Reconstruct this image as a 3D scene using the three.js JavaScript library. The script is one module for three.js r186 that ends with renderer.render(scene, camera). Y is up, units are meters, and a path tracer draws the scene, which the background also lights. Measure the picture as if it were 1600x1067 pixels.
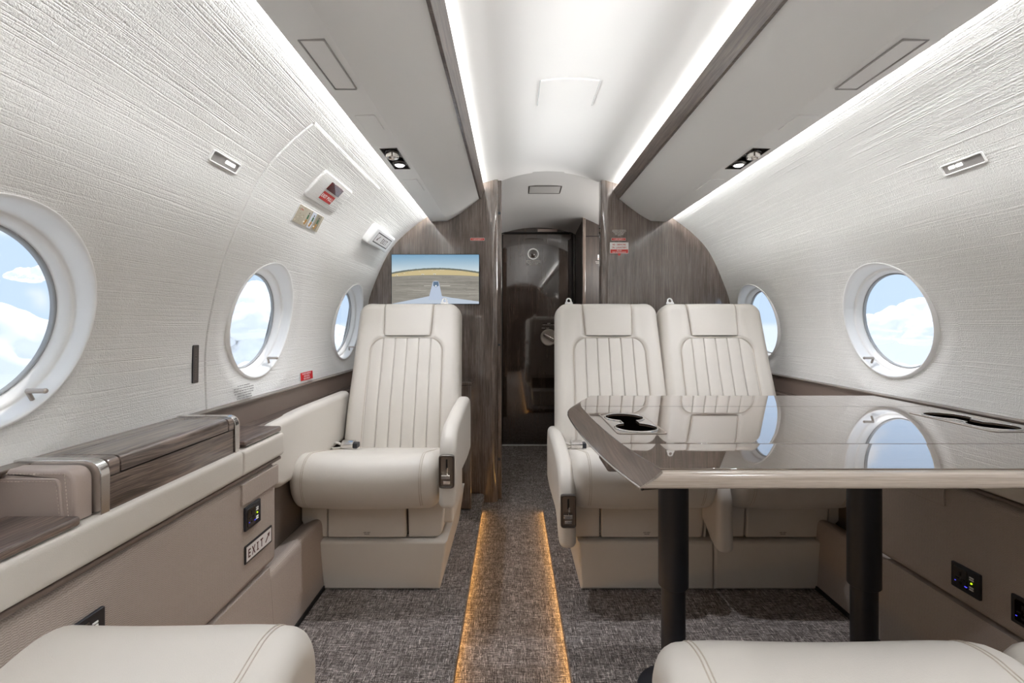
import * as THREE from 'three';
import { RoundedBoxGeometry } from 'three/addons/geometries/RoundedBoxGeometry.js';
import { mergeGeometries } from 'three/addons/utils/BufferGeometryUtils.js';
import { RectAreaLightUniformsLib } from 'three/addons/lights/RectAreaLightUniformsLib.js';
import { Brush, Evaluator, SUBTRACTION } from 'three-bvh-csg';

// ------------------------------------------------------------------ camera, sky, lights, exposure
const scene = new THREE.Scene();
const renderer = new THREE.WebGLRenderer();
renderer.toneMapping = THREE.LinearToneMapping;
renderer.toneMappingExposure = 1.66;
renderer.shadowMap.enabled = true;
RectAreaLightUniformsLib.init();
const EYE = 0.95;                       // eye height above the aisle carpet
const CX = 0.195;                       // the cabin's centre line: the aisle runs left of it
const camera = new THREE.PerspectiveCamera(2 * Math.atan(533.5 / 740) * 180 / Math.PI, 1600 / 1067, 0.02, 200);
camera.position.set(0, EYE, 0);
camera.lookAt(0, EYE, -1);
camera.setViewOffset(1600, 1067, -1, 26.5, 1600, 1067);   // a shifted lens keeps the verticals upright
scene.add(camera);

const Z_FRONT = -2.53, Z_BACK = 2.1, L_CABIN = Z_BACK - Z_FRONT;
const DOME_POWER = 46, WASH_POWER = 56, SPOT_POWER = 1.0, FLOOR_POWER = 7.5, SKY_POWER = 0.68;
// seeded noise
function rng(seed) { let s = seed >>> 0; return () => { s = (s + 0x6D2B79F5) | 0; let t = Math.imul(s ^ (s >>> 15), 1 | s); t = (t + Math.imul(t ^ (t >>> 7), 61 | t)) ^ t; return ((t ^ (t >>> 14)) >>> 0) / 4294967296; }; }
function lattice(n, m, seed) { const r = rng(seed), a = new Float32Array(n * m); for (let i = 0; i < a.length; i++) a[i] = r(); return (x, y) => { const xi = Math.floor(x), yi = Math.floor(y); let fx = x - xi, fy = y - yi; fx = fx * fx * (3 - 2 * fx); fy = fy * fy * (3 - 2 * fy); const i0 = ((xi % n) + n) % n, i1 = (i0 + 1) % n, j0 = ((yi % m) + m) % m, j1 = (j0 + 1) % m; return (a[j0 * n + i0] * (1 - fx) + a[j0 * n + i1] * fx) * (1 - fy) + (a[j1 * n + i0] * (1 - fx) + a[j1 * n + i1] * fx) * fy; }; }
const clamp = (x, a = 0, b = 1) => Math.min(b, Math.max(a, x)), mix = (a, b, t) => a + (b - a) * t;
const sst = (a, b, x) => { const t = clamp((x - a) / (b - a)); return t * t * (3 - 2 * t); };

{ // a day sky with cumulus, the aircraft above and among the clouds
  const W = 1024, H = 512, d = new Float32Array(W * H * 4);
  const ns = [8, 16, 32, 64, 128].map((k, i) => lattice(k * 2, k, 900 + i));
  const fbm = (u, v) => { let s = 0, a = 0.5; for (let i = 0; i < 5; i++, a *= 0.52) s += a * ns[i](u * (16 << i) , v * (8 << i)); return s; };
  for (let y = 0; y < H; y++) for (let x = 0; x < W; x++) {
    const v = (y + 0.5) / H, u = x / W, el = (v - 0.5) * Math.PI;                       // el > 0 is up
    const n = fbm(u * 2, v * 2), cover = mix(0.55, 0.50, sst(0.9, 0.0, el));
    let c = sst(cover, cover + 0.06, n);
    const puff = fbm(u * 2 + 0.02, v * 2 + 0.03), body = clamp(0.5 + (puff - n) * 2.4, 0, 1);
    const h = sst(-0.1, 1.3, el), blue = [mix(0.58, 0.33, h), mix(0.74, 0.55, h), mix(0.96, 0.90, h)];
    const cl = [mix(0.84, 1.22, body), mix(0.88, 1.22, body), mix(0.94, 1.23, body)];
    if (el < 0.004) c = 0;
    if (el <= 0) { blue[0] = 0.80; blue[1] = 0.90; blue[2] = 1.02; }
    for (let k = 0; k < 3; k++) d[(y * W + x) * 4 + k] = mix(blue[k], cl[k], c);
    d[(y * W + x) * 4 + 3] = 1;
  }
  const t = new THREE.DataTexture(d, W, H, THREE.RGBAFormat, THREE.FloatType);
  t.mapping = THREE.EquirectangularReflectionMapping; t.magFilter = THREE.LinearFilter; t.needsUpdate = true;
  scene.background = t; scene.backgroundIntensity = SKY_POWER;
}
const sun = new THREE.DirectionalLight(0xfff8ee, 1.25);     // high and dead ahead: it lights the clouds and the window sills, not the cabin
sun.position.set(0, 60, -14); sun.castShadow = true; sun.shadow.mapSize.set(2048, 2048); Object.assign(sun.shadow.camera, { left: -5, right: 5, top: 5, bottom: -5, near: 1, far: 120 }); sun.name = 'sun'; scene.add(sun, sun.target);
function strip(len, wide, color, power, from, towards) {      // one run of LED tape as an area light
  const l = new THREE.RectAreaLight(new THREE.Color().setRGB(...color), power, len, wide);
  l.name = 'cove_light'; l.position.set(...from); l.up.set(0, 1, 0); l.lookAt(...towards); scene.add(l);
  return l;
}
const WHITE = [0.975, 0.99, 1.0], AMBER = [1.0, 0.56, 0.17];
const ZC = (Z_FRONT + Z_BACK) / 2;
for (const s of [-1, 1]) {
  strip(L_CABIN - 0.02, 0.018, WHITE, DOME_POWER, [CX + s * 0.436, EYE + 0.714, ZC], [CX, EYE + 0.79, ZC]);
  strip(L_CABIN - 0.02, 0.018, WHITE, WASH_POWER, [CX + s * 0.592, EYE + 0.601, ZC], [CX + s * 0.70, EYE + 0.545, ZC]);
  strip(4.4, 0.010, AMBER, FLOOR_POWER, [s * 0.160, 0.012, -0.2], [s * 0.10, 0.004, -0.2]);
}

// ------------------------------------------------------------------ helpers
const used = new Map();
function numbered(n) { const k = used.get(n) ?? 0; used.set(n, k + 1); return k ? n + '_' + String(k).padStart(3, '0') : n; }
function tag(o, label, category, group) { o.userData.label = label; o.userData.category = category; if (group) o.userData.group = group; return o; }
function thing(name, label, category, group, pos = [0, 0, 0], turn = 0) { const g = new THREE.Group(); g.name = numbered(name); g.position.set(...pos); g.rotation.y = turn; scene.add(g); return tag(g, label, category, group); }
function part(name, geo, mat, parent, label) { const m = new THREE.Mesh(geo, mat); m.name = parent === scene ? numbered(name) : name; m.castShadow = m.receiveShadow = true; parent.add(m); if (label) m.userData.label = label; return m; }
function struct(name, geo, mat) { const m = part(name, geo, mat, scene); m.name = used.get(name) > 1 ? m.name : name; m.userData.kind = 'structure'; return m; }
// normals smoothed across soft edges, weighted by area so that large flat faces stay flat
function toCreasedNormals(g, angle = 0.6) {
  g = g.index ? g.toNonIndexed() : g;
  const p = g.attributes.position, n = p.count, cosA = Math.cos(angle), F = new Float32Array(n), at = new Map(), key = new Array(n);
  const a = new THREE.Vector3(), b = new THREE.Vector3(), c = new THREE.Vector3();
  for (let i = 0; i < n; i += 3) {
    a.fromBufferAttribute(p, i); b.fromBufferAttribute(p, i + 1).sub(a); c.fromBufferAttribute(p, i + 2).sub(a); b.cross(c);
    F[i] = b.x; F[i + 1] = b.y; F[i + 2] = b.z;
    for (let k = i; k < i + 3; k++) { const s = Math.round(p.getX(k) * 2e5) + ',' + Math.round(p.getY(k) * 2e5) + ',' + Math.round(p.getZ(k) * 2e5); key[k] = s; const l = at.get(s); if (l) l.push(i); else at.set(s, [i]); }
  }
  const N = new Float32Array(n * 3);
  for (let i = 0; i < n; i += 3) {
    const l = Math.hypot(F[i], F[i + 1], F[i + 2]) || 1;
    for (let k = i; k < i + 3; k++) {
      let x = 0, y = 0, z = 0;
      for (const f of at.get(key[k])) { const m = Math.hypot(F[f], F[f + 1], F[f + 2]); if (m < 1e-14) continue; if ((F[f] * F[i] + F[f + 1] * F[i + 1] + F[f + 2] * F[i + 2]) / (m * l) >= cosA - 1e-6) { x += F[f]; y += F[f + 1]; z += F[f + 2]; } }
      const q = Math.hypot(x, y, z) || 1; N[k * 3] = x / q; N[k * 3 + 1] = y / q; N[k * 3 + 2] = z / q;
    }
  }
  g.setAttribute('normal', new THREE.BufferAttribute(N, 3));
  return g;
}
// uv in metres from the face's own direction; along = the axis that u follows on faces that look up or down
function boxUV(g, along = 'x') {
  g = g.index ? g.toNonIndexed() : g;
  if (!g.attributes.normal) g.computeVertexNormals();
  const p = g.attributes.position, uv = new Float32Array(p.count * 2), a = new THREE.Vector3(), b = new THREE.Vector3(), c = new THREE.Vector3();
  for (let i = 0; i < p.count; i += 3) {
    a.fromBufferAttribute(p, i); b.fromBufferAttribute(p, i + 1).sub(a); c.fromBufferAttribute(p, i + 2).sub(a);
    const n = b.cross(c), x = Math.abs(n.x), y = Math.abs(n.y), z = Math.abs(n.z);
    for (let k = i; k < i + 3; k++) {
      const X = p.getX(k), Y = p.getY(k), Z = p.getZ(k);
      if (x >= y && x >= z) { uv[k * 2] = Z; uv[k * 2 + 1] = Y; }
      else if (y >= z) { uv[k * 2] = along === 'z' ? Z : X; uv[k * 2 + 1] = along === 'z' ? X : Z; }
      else { uv[k * 2] = X; uv[k * 2 + 1] = Y; }
    }
  }
  g.setAttribute('uv', new THREE.BufferAttribute(uv, 2));
  return g;
}
const V2 = (a) => a.map((p) => new THREE.Vector2(p[0], p[1]));
function smooth(pts, n = 60, closed = true) { const c = new THREE.CatmullRomCurve3(pts.map((p) => new THREE.Vector3(p[0], p[1], 0)), closed, 'centripetal'); return c.getSpacedPoints(n).slice(0, closed ? n : n + 1).map((p) => [p.x, p.y]); }
function roundPoly(pts, r, seg = 6) {           // rounds every corner of a polygon; r is one radius or one per corner
  const out = [];
  pts.forEach((p, i) => {
    const a = pts[(i + pts.length - 1) % pts.length], b = pts[(i + 1) % pts.length], R = Array.isArray(r) ? r[i] : r;
    const da = [a[0] - p[0], a[1] - p[1]], db = [b[0] - p[0], b[1] - p[1]], la = Math.hypot(...da), lb = Math.hypot(...db), k = Math.min(R, la * 0.49, lb * 0.49);
    if (k < 1e-5) { out.push(p); return; }
    const s = [p[0] + da[0] / la * k, p[1] + da[1] / la * k], e = [p[0] + db[0] / lb * k, p[1] + db[1] / lb * k];
    for (let t = 0; t <= seg; t++) { const u = t / seg; out.push([(1 - u) ** 2 * s[0] + 2 * u * (1 - u) * p[0] + u * u * e[0], (1 - u) ** 2 * s[1] + 2 * u * (1 - u) * p[1] + u * u * e[1]]); }
  });
  return out;
}
// a 2-D outline pushed along z, centred on z = 0, edges rounded by b
function slab(pts, depth, b = 0.003, { seg = 3, steps = 1, crease = 0.6, holes = [], along = 'x' } = {}) {
  const s = new THREE.Shape(V2(pts)); for (const h of holes) s.holes.push(new THREE.Path(V2(h)));
  const g = new THREE.ExtrudeGeometry(s, { depth: depth - 2 * b, steps, bevelEnabled: b > 0, bevelThickness: b, bevelSize: b, bevelOffset: -b, bevelSegments: seg, curveSegments: 1 });
  g.translate(0, 0, -depth / 2 + b);
  return boxUV(toCreasedNormals(g, crease), along);
}
const xSlab = (ptsZY, w, b, o = {}) => { const g = slab(ptsZY, w, b, o).rotateY(-Math.PI / 2); return boxUV(g, o.along); };   // outline in (z, y), pushed along x
const ySlab = (ptsXZ, h, b, o = {}) => { const g = slab(ptsXZ.map(([x, z]) => [x, -z]), h, b, { ...o, holes: (o.holes ?? []).map((q) => q.map(([x, z]) => [x, -z])) }).rotateX(-Math.PI / 2); return boxUV(g, o.along); };   // outline in (x, z), pushed along y
const box = (w, h, d, r = 0.003, x = 0, y = 0, z = 0, along = 'x') => boxUV(new RoundedBoxGeometry(w, h, d, 2, Math.min(r, w / 2.01, h / 2.01, d / 2.01)).translate(x, y, z), along);
const rectPts = (x0, y0, x1, y1, r = 0, seg = 5) => r ? roundPoly([[x0, y0], [x1, y0], [x1, y1], [x0, y1]], r, seg) : [[x0, y0], [x1, y0], [x1, y1], [x0, y1]];
const merge = (l) => mergeGeometries(l.map((g) => { g = g.index ? g.toNonIndexed() : g; for (const k of Object.keys(g.attributes)) if (!['position', 'normal', 'uv'].includes(k)) g.deleteAttribute(k); return g; }));
function tube(pts, r, n = 40, radial = 8, closed = false) { return new THREE.TubeGeometry(new THREE.CatmullRomCurve3(pts.map((p) => new THREE.Vector3(...p)), closed, 'centripetal'), n, r, radial, closed); }
// a grid surface from f(i/n, j/m) -> {p:[x,y,z], uv:[u,v]}
function grid(n, m, f, flip = false, wrapU = false) {
  const P = [], U = [], I = [];
  for (let j = 0; j <= m; j++) for (let i = 0; i <= n; i++) { const q = f(i / n, j / m, i, j); P.push(...q.p); U.push(...(q.uv ?? [q.p[0], q.p[1]])); }
  for (let j = 0; j < m; j++) for (let i = 0; i < n; i++) { const a = j * (n + 1) + i, b = a + 1, c = a + n + 1, d = c + 1; if (flip) I.push(a, c, b, b, c, d); else I.push(a, b, c, b, d, c); }
  const g = new THREE.BufferGeometry();
  g.setAttribute('position', new THREE.Float32BufferAttribute(P, 3)); g.setAttribute('uv', new THREE.Float32BufferAttribute(U, 2)); g.setIndex(I); g.computeVertexNormals();
  if (wrapU) { const N = g.attributes.normal; for (let j = 0; j <= m; j++) { const a = j * (n + 1), b = a + n; const v = [N.getX(a) + N.getX(b), N.getY(a) + N.getY(b), N.getZ(a) + N.getZ(b)], l = Math.hypot(...v) || 1; for (const k of [a, b]) N.setXYZ(k, v[0] / l, v[1] / l, v[2] / l); } }
  return g;
}

// ------------------------------------------------------------------ materials
function dataTex(W, H, f, srgb, metres) {        // f(x, y) -> [r, g, b] 0..255 ; metres = [width, height] of a tile
  const d = new Uint8Array(W * H * 4);
  for (let y = 0; y < H; y++) for (let x = 0; x < W; x++) { const c = f(x, y), o = (y * W + x) * 4; d[o] = c[0]; d[o + 1] = c[1]; d[o + 2] = c[2]; d[o + 3] = 255; }
  const t = new THREE.DataTexture(d, W, H); t.wrapS = t.wrapT = THREE.RepeatWrapping; t.magFilter = THREE.LinearFilter; t.minFilter = THREE.LinearMipmapLinearFilter; t.generateMipmaps = true;
  if (srgb) t.colorSpace = THREE.SRGBColorSpace; t.repeat.set(1 / metres[0], 1 / metres[1]); t.needsUpdate = true; return t;
}
const turned = (t) => { const c = t.clone(); c.repeat.set(t.repeat.y, t.repeat.x); const r = c.repeat.clone(); c.matrixAutoUpdate = false; c.matrix.set(0, t.repeat.x, 0, t.repeat.y, 0, 0, 0, 0, 1); c.needsUpdate = true; return c; };
const std = (o) => new THREE.MeshStandardMaterial(o), phy = (o) => new THREE.MeshPhysicalMaterial(o);
const g3 = (v) => [v, v, v];

// woven wall covering: long slubbed threads along the cabin, short ones across
const linen = (() => {
  const W = 2048, H = 1024, h = new Float32Array(W * H), r = rng(11);
  const n1 = lattice(512, 256, 3), n2 = lattice(1024, 512, 4), n3 = lattice(24, 64, 5);
  let y = 0;
  const add = (x0, len, yy, w, a) => { for (let k = 0; k < len; k++) { const e = Math.min(1, k / 30, (len - k) / 30), x = (x0 + k) % W, yc = yy + (n3(x / W * 24, yy / 16) - 0.5) * 3.5; for (let q = -3; q <= 3; q++) { const dy = Math.floor(yc) + q, f = Math.exp(-((dy - yc) ** 2) / (w * w)); h[((dy + H) % H) * W + x] += a * e * f; } } };
  for (let i = 0; i < 1150; i++) add(Math.floor(r() * W), 90 + Math.floor(r() * 620), r() * H, 0.8 + r() * 1.0, 0.2 + r() * 0.6);
  for (let i = 0; i < 9000; i++) { const x = Math.floor(r() * W), y0 = Math.floor(r() * H), len = 8 + Math.floor(r() * 34), a = 0.15 + r() * 0.4; for (let k = 0; k < len; k++) { const e = Math.min(1, k / 5, (len - k) / 5), yy = (y0 + k) % H; h[yy * W + x] += a * e; h[yy * W + (x + 1) % W] += a * e * 0.8; } }
  for (let j = 0; j < H; j++) for (let i = 0; i < W; i++) h[j * W + i] = clamp(0.22 + 0.42 * h[j * W + i] + 0.26 * (n1(i / 4, j / 4) - 0.5) + 0.3 * (n2(i / 2, j / 2) - 0.5));
  return { bump: dataTex(W, H, (x, yy) => g3(255 * h[yy * W + x]), false, [1.1, 0.55]), map: dataTex(W, H, (x, yy) => { const v = 0.955 + 0.06 * h[yy * W + x]; return [clamp(238 * v, 0, 255), clamp(237 * v, 0, 255), clamp(234 * v, 0, 255)]; }, true, [1.1, 0.55]) };
})();
// open-pored veneer, grain along u
function veneer(seed, dark, light, W, H, metres, contrast = 1, flames = 0) {
  const a = lattice(8, 128, seed), b = lattice(24, 512, seed + 1), c = lattice(64, 1024, seed + 2), e = lattice(6, 24, seed + 3), f = lattice(12, 700, seed + 4);
  const val = (x, y) => { const u = x / W, v = y / H + (e(u * 6, y / H * 24) - 0.5) * 0.035 * flames; let t = 0.34 * a(u * 8, v * 128) + 0.3 * b(u * 24, v * 512) + 0.2 * c(u * 64, v * 1024) + 0.25 * e(u * 6, v * 24); t = clamp(0.5 + (t - 0.545) * 2.1 * contrast); const pore = sst(0.72, 0.9, f(u * 12 + 3, v * 700)); return clamp(t - pore * 0.28 * contrast); };
  return dataTex(W, H, (x, y) => { const t = val(x, y); return dark.map((d, k) => mix(d, light[k], t)); }, true, metres);
}
const woodDark = veneer(21, [80, 69, 62], [142, 127, 117], 1024, 1024, [0.9, 0.6], 0.8, 0.4);
const woodConsole = veneer(31, [54, 43, 37], [138, 120, 109], 1024, 1024, [0.9, 0.4], 1.0, 1.0);
const woodTable = veneer(41, [88, 74, 63], [126, 109, 96], 1024, 1024, [1.3, 0.5], 0.7, 0.7);
const leatherBump = (() => { const n = lattice(256, 256, 51), m = lattice(128, 128, 52); return dataTex(512, 512, (x, y) => g3(255 * clamp(0.2 + 0.55 * Math.abs(n(x / 2, y / 2) - 0.5) * 2 + 0.35 * m(x / 4, y / 4))), false, [0.12, 0.12]); })();
const carpetTex = (() => {
  const W = 1024, r = rng(61), h = new Float32Array(W * W), n = lattice(512, 512, 62), m = lattice(28, 28, 63);
  for (let j = 0; j < W; j++) for (let i = 0; i < W; i++) h[j * W + i] = 0.36 + 0.5 * (n(i / 2, j / 2) - 0.5) + 0.12 * (m(i / W * 28, j / W * 28) - 0.5);
  for (let k = 0; k < 11000; k++) { const up = r() < 0.5, x = Math.floor(r() * W), y = Math.floor(r() * W), len = 10 + Math.floor(r() * 44), a = (r() < 0.52 ? 1 : -1) * (0.16 + r() * 0.34), w = 2 + Math.floor(r() * 2); for (let q = 0; q < len; q++) for (let e = 0; e < w; e++) { const xx = (up ? x + e : x + q) % W, yy = (up ? y + q : y + e) % W; h[yy * W + xx] += a * (0.5 + 0.7 * ((q * 7 + k) % 5) / 5); } }
  const col = (v) => { v = clamp(v); return [mix(66, 255, v), mix(58, 244, v), mix(54, 236, v)]; };
  return { map: dataTex(W, W, (x, y) => col(h[y * W + x]), true, [0.46, 0.46]), bump: dataTex(W, W, (x, y) => g3(255 * clamp(h[y * W + x])), false, [0.46, 0.46]) };
})();
const twill = (() => {   // fine ribbed fabric of the side panels
  const W = 512, n = lattice(256, 256, 71), f = (x, y) => { const s = 0.5 + 0.5 * Math.sin((y + 2.2 * Math.sin(x / W * Math.PI * 2 * 16)) / W * Math.PI * 2 * 40); return clamp(0.2 + 0.6 * s + 0.5 * (n(x / 2, y / 2) - 0.5)); };
  return { map: dataTex(W, W, (x, y) => { const v = f(x, y); return [mix(158, 198, v), mix(146, 185, v), mix(136, 175, v)]; }, true, [0.14, 0.14]), bump: dataTex(W, W, (x, y) => g3(255 * f(x, y)), false, [0.14, 0.14]) };
})();
const brushed = (() => { const n = lattice(16, 512, 81); return dataTex(512, 512, (x, y) => g3(70 + 90 * n(x / 32, y)), false, [0.2, 0.05]); })();

const M = {
  wall: std({ map: linen.map, bumpMap: linen.bump, bumpScale: 0.0013, roughness: 0.85 }),
  white: std({ color: 0xf6f5f3, roughness: 0.5 }),
  psu: phy({ color: 0xf6f6f4, roughness: 0.45, clearcoat: 0.15, clearcoatRoughness: 0.3 }),
  reveal: std({ color: 0xfbfbfa, roughness: 0.4 }),
  twillDark: std({ color: 0x9a948f, map: twill.map, roughness: 0.95 }),
  frame: std({ color: 0xb2b0ad, metalness: 0.4, roughness: 0.4 }),
  cloud: std({ color: 0xffffff, roughness: 1 }),
  seal: std({ color: 0xa3a5a6, roughness: 0.6 }),
  glass: phy({ color: 0xffffff, transmission: 1, thickness: 0, roughness: 0, ior: 1.45, specularIntensity: 0.5 }),
  bulk: phy({ map: turned(woodDark), roughness: 0.14, ior: 1.75, clearcoat: 1, clearcoatRoughness: 0.03 }),
  bulkH: phy({ map: woodDark, roughness: 0.42, clearcoat: 1, clearcoatRoughness: 0.03 }),
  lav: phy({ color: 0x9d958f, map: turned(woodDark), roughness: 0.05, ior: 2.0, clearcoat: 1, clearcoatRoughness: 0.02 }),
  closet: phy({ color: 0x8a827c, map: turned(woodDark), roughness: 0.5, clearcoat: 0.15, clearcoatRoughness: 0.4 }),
  trimWood: phy({ color: 0xd9d2cc, map: woodDark, roughness: 0.4, clearcoat: 0.6, clearcoatRoughness: 0.15 }),
  console: phy({ map: woodConsole, roughness: 0.4, clearcoat: 1, clearcoatRoughness: 0.05 }),
  table: phy({ map: woodTable, roughness: 0.03, ior: 1.9, clearcoat: 1, clearcoatRoughness: 0.01 }),
  cream: phy({ color: 0xd9d3ca, roughness: 0.46, bumpMap: leatherBump, bumpScale: 0.00025, sheen: 0.1 }),
  creamDim: phy({ color: 0xd8d2c9, roughness: 0.5, bumpMap: leatherBump, bumpScale: 0.0002 }),
  piping: std({ color: 0xc4b9ab, roughness: 0.7 }),
  taupe: phy({ color: 0x77685f, roughness: 0.42, bumpMap: leatherBump, bumpScale: 0.00025 }),
  taupeLight: phy({ color: 0xb3a49a, roughness: 0.4, bumpMap: leatherBump, bumpScale: 0.00025 }),
  stitch: std({ color: 0xc9bbb0, roughness: 0.8 }),
  carpet: std({ map: carpetTex.map, bumpMap: carpetTex.bump, bumpScale: 0.003, roughness: 1 }),
  twill: std({ map: twill.map, bumpMap: twill.bump, bumpScale: 0.0006, roughness: 0.9 }),
  black: phy({ color: 0x23262d, roughness: 0.42 }),
  edgeBand: phy({ map: woodTable, color: 0xffffff, roughness: 0.38, clearcoat: 0.35, clearcoatRoughness: 0.08 }),
  bullnose: std({ map: woodTable, color: 0xffffff, metalness: 0.0, roughness: 0.25 }),
  gap: std({ color: 0x15110f, roughness: 0.8 }),
  satin: std({ color: 0xd6d4d2, metalness: 1, roughness: 0.36, roughnessMap: brushed }),
  gun: std({ color: 0x6f6a66, metalness: 1, roughness: 0.3 }),
  pewter: std({ color: 0xb3a99f, metalness: 0.35, roughness: 0.4 }),
  chrome: std({ color: 0xdedad5, metalness: 1, roughness: 0.12 }),
  plate: std({ color: 0x857a70, metalness: 0.7, roughness: 0.3 }),
  led: std({ color: 0x222222, emissive: 0xfff4e6, emissiveIntensity: 1.4 }),
  ledAmber: std({ color: 0x221100, emissive: 0xffa040, emissiveIntensity: 1.2 }),
  lens: std({ color: 0xffffff, emissive: 0xffffff, emissiveIntensity: 2.5 }),
  smoked: phy({ color: 0x120d0a, roughness: 0.1, clearcoat: 1 }),
};
function print(w, h, draw, opts = {}) {        // flat print: a canvas of w x h pixels
  const c = document.createElement('canvas'); c.width = w; c.height = h; const x = c.getContext('2d'); draw(x, w, h);
  const t = new THREE.CanvasTexture(c); t.colorSpace = THREE.SRGBColorSpace; t.magFilter = THREE.LinearFilter;
  return t;
}
const lines = (x, w, h, rows, color, font, lead, bold = true) => { x.fillStyle = color; x.textAlign = 'center'; x.textBaseline = 'middle'; x.font = (bold ? 'bold ' : '') + font + 'px sans-serif'; rows.forEach((s, i) => x.fillText(s, w / 2, h / 2 + (i - (rows.length - 1) / 2) * lead, w * 0.98)); };
const inkMat = (t, o = {}) => std({ map: t, transparent: true, roughness: 0.6, ...o });
const signMat = (t, o = {}) => std({ map: t, roughness: 0.5, ...o });
function unitUV(g) { g.computeBoundingBox(); const b = g.boundingBox, p = g.attributes.position, uv = []; for (let i = 0; i < p.count; i++) uv.push((p.getX(i) - b.min.x) / (b.max.x - b.min.x), (p.getY(i) - b.min.y) / (b.max.y - b.min.y)); g.setAttribute('uv', new THREE.Float32BufferAttribute(uv, 2)); return g; }

// ------------------------------------------------------------------ the cabin's cross-section (half widths from the centre line, heights from the eye)
const WALL = [[0.90, -0.93], [0.955, -0.55], [0.985, -0.32], [0.996, -0.22], [1.0, -0.12], [0.995, -0.03], [0.974, 0.08], [0.942, 0.195], [0.86, 0.378], [0.771, 0.482], [0.658, 0.571], [0.60, 0.622], [0.53, 0.69], [0.475, 0.742]];
const wallCurve = new THREE.SplineCurve(V2(WALL)), wallSamples = wallCurve.getPoints(900);
const arc = [0]; for (let i = 1; i < wallSamples.length; i++) arc.push(arc[i - 1] + wallSamples[i].distanceTo(wallSamples[i - 1]));
function wallAt(y) {                              // y above the eye -> half width, slope, length along the section
  let a = 0, b = wallSamples.length - 1;
  while (b - a > 1) { const m = (a + b) >> 1; if (wallSamples[m].y < y) a = m; else b = m; }
  const p = wallSamples[a], q = wallSamples[b], t = clamp((y - p.y) / (q.y - p.y), 0, 1);
  return { r: mix(p.x, q.x, t), k: (q.x - p.x) / (q.y - p.y), s: mix(arc[a], arc[b], t) };
}
const WIN_Y = 0.012, WIN_R = 0.18, CELL = 0.25, WIN_D = [2.30, 1.51, 0.72, -0.07, -0.86, -1.65];
function flare(d, y) {                            // the covering dips outwards around each window, most below it
  for (const wd of WIN_D) { const dx = d - wd, dy = y - WIN_Y, r = Math.hypot(dx, dy); if (r < 0.26) return sst(0.25, 0.19, r) * 0.017 * (0.55 - 0.45 * dy / Math.max(r, 0.01)); }
  return 0;
}
function wallPoint(side, d, y, off = 0, dished = true) {         // off > 0 moves into the cabin
  const w = wallAt(y), l = Math.hypot(1, w.k), f = dished ? flare(d, y) : 0;
  return [CX + side * (w.r + f - off / l), EYE + y + off * w.k / l, -d];
}
function wallFrame(side, d, y) {                  // where something fixed to the wall sits: its group looks into the cabin, x along the cabin
  const w = wallAt(y), l = Math.hypot(1, w.k), n = new THREE.Vector3(-side / l, w.k / l, 0), x = new THREE.Vector3(0, 0, side), up = n.clone().cross(x);
  return { p: wallPoint(side, d, y, 0, false), m: new THREE.Matrix4().makeBasis(x, up, n) };
}
const D0 = -Z_BACK, D1 = -Z_FRONT + 0.03, Y_TOP = 0.742, HATCH = { d0: 1.24, d1: 1.84, y1: 0.527 };
function cellGeo(side, wd, off, out) {            // a square of wall with the round opening in it
  const sq = (th) => { const c = Math.cos(th), s = Math.sin(th), m = Math.max(Math.abs(c), Math.abs(s)); return [c / m * CELL, s / m * CELL]; };
  return grid(96, 16, (u, v) => { const th = u * Math.PI * 2, [a, b] = sq(th), t = v, d = wd + mix(WIN_R * Math.cos(th), a, t), y = WIN_Y + mix(WIN_R * Math.sin(th), b, t); return { p: wallPoint(side, d, y, off, !out), uv: [d, wallAt(y).s] }; }, (side > 0) !== out, true);
}
function patch(side, d0, d1, y0, y1, off, n, m, out) { return grid(n, m, (u, v) => { const d = mix(d0, d1, u), y = mix(y0, y1, v); return { p: wallPoint(side, d, y, off, !out), uv: [d, wallAt(y).s] }; }, (side > 0) !== out); }
const CY0 = WIN_Y - CELL, CY1 = WIN_Y + CELL;
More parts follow.
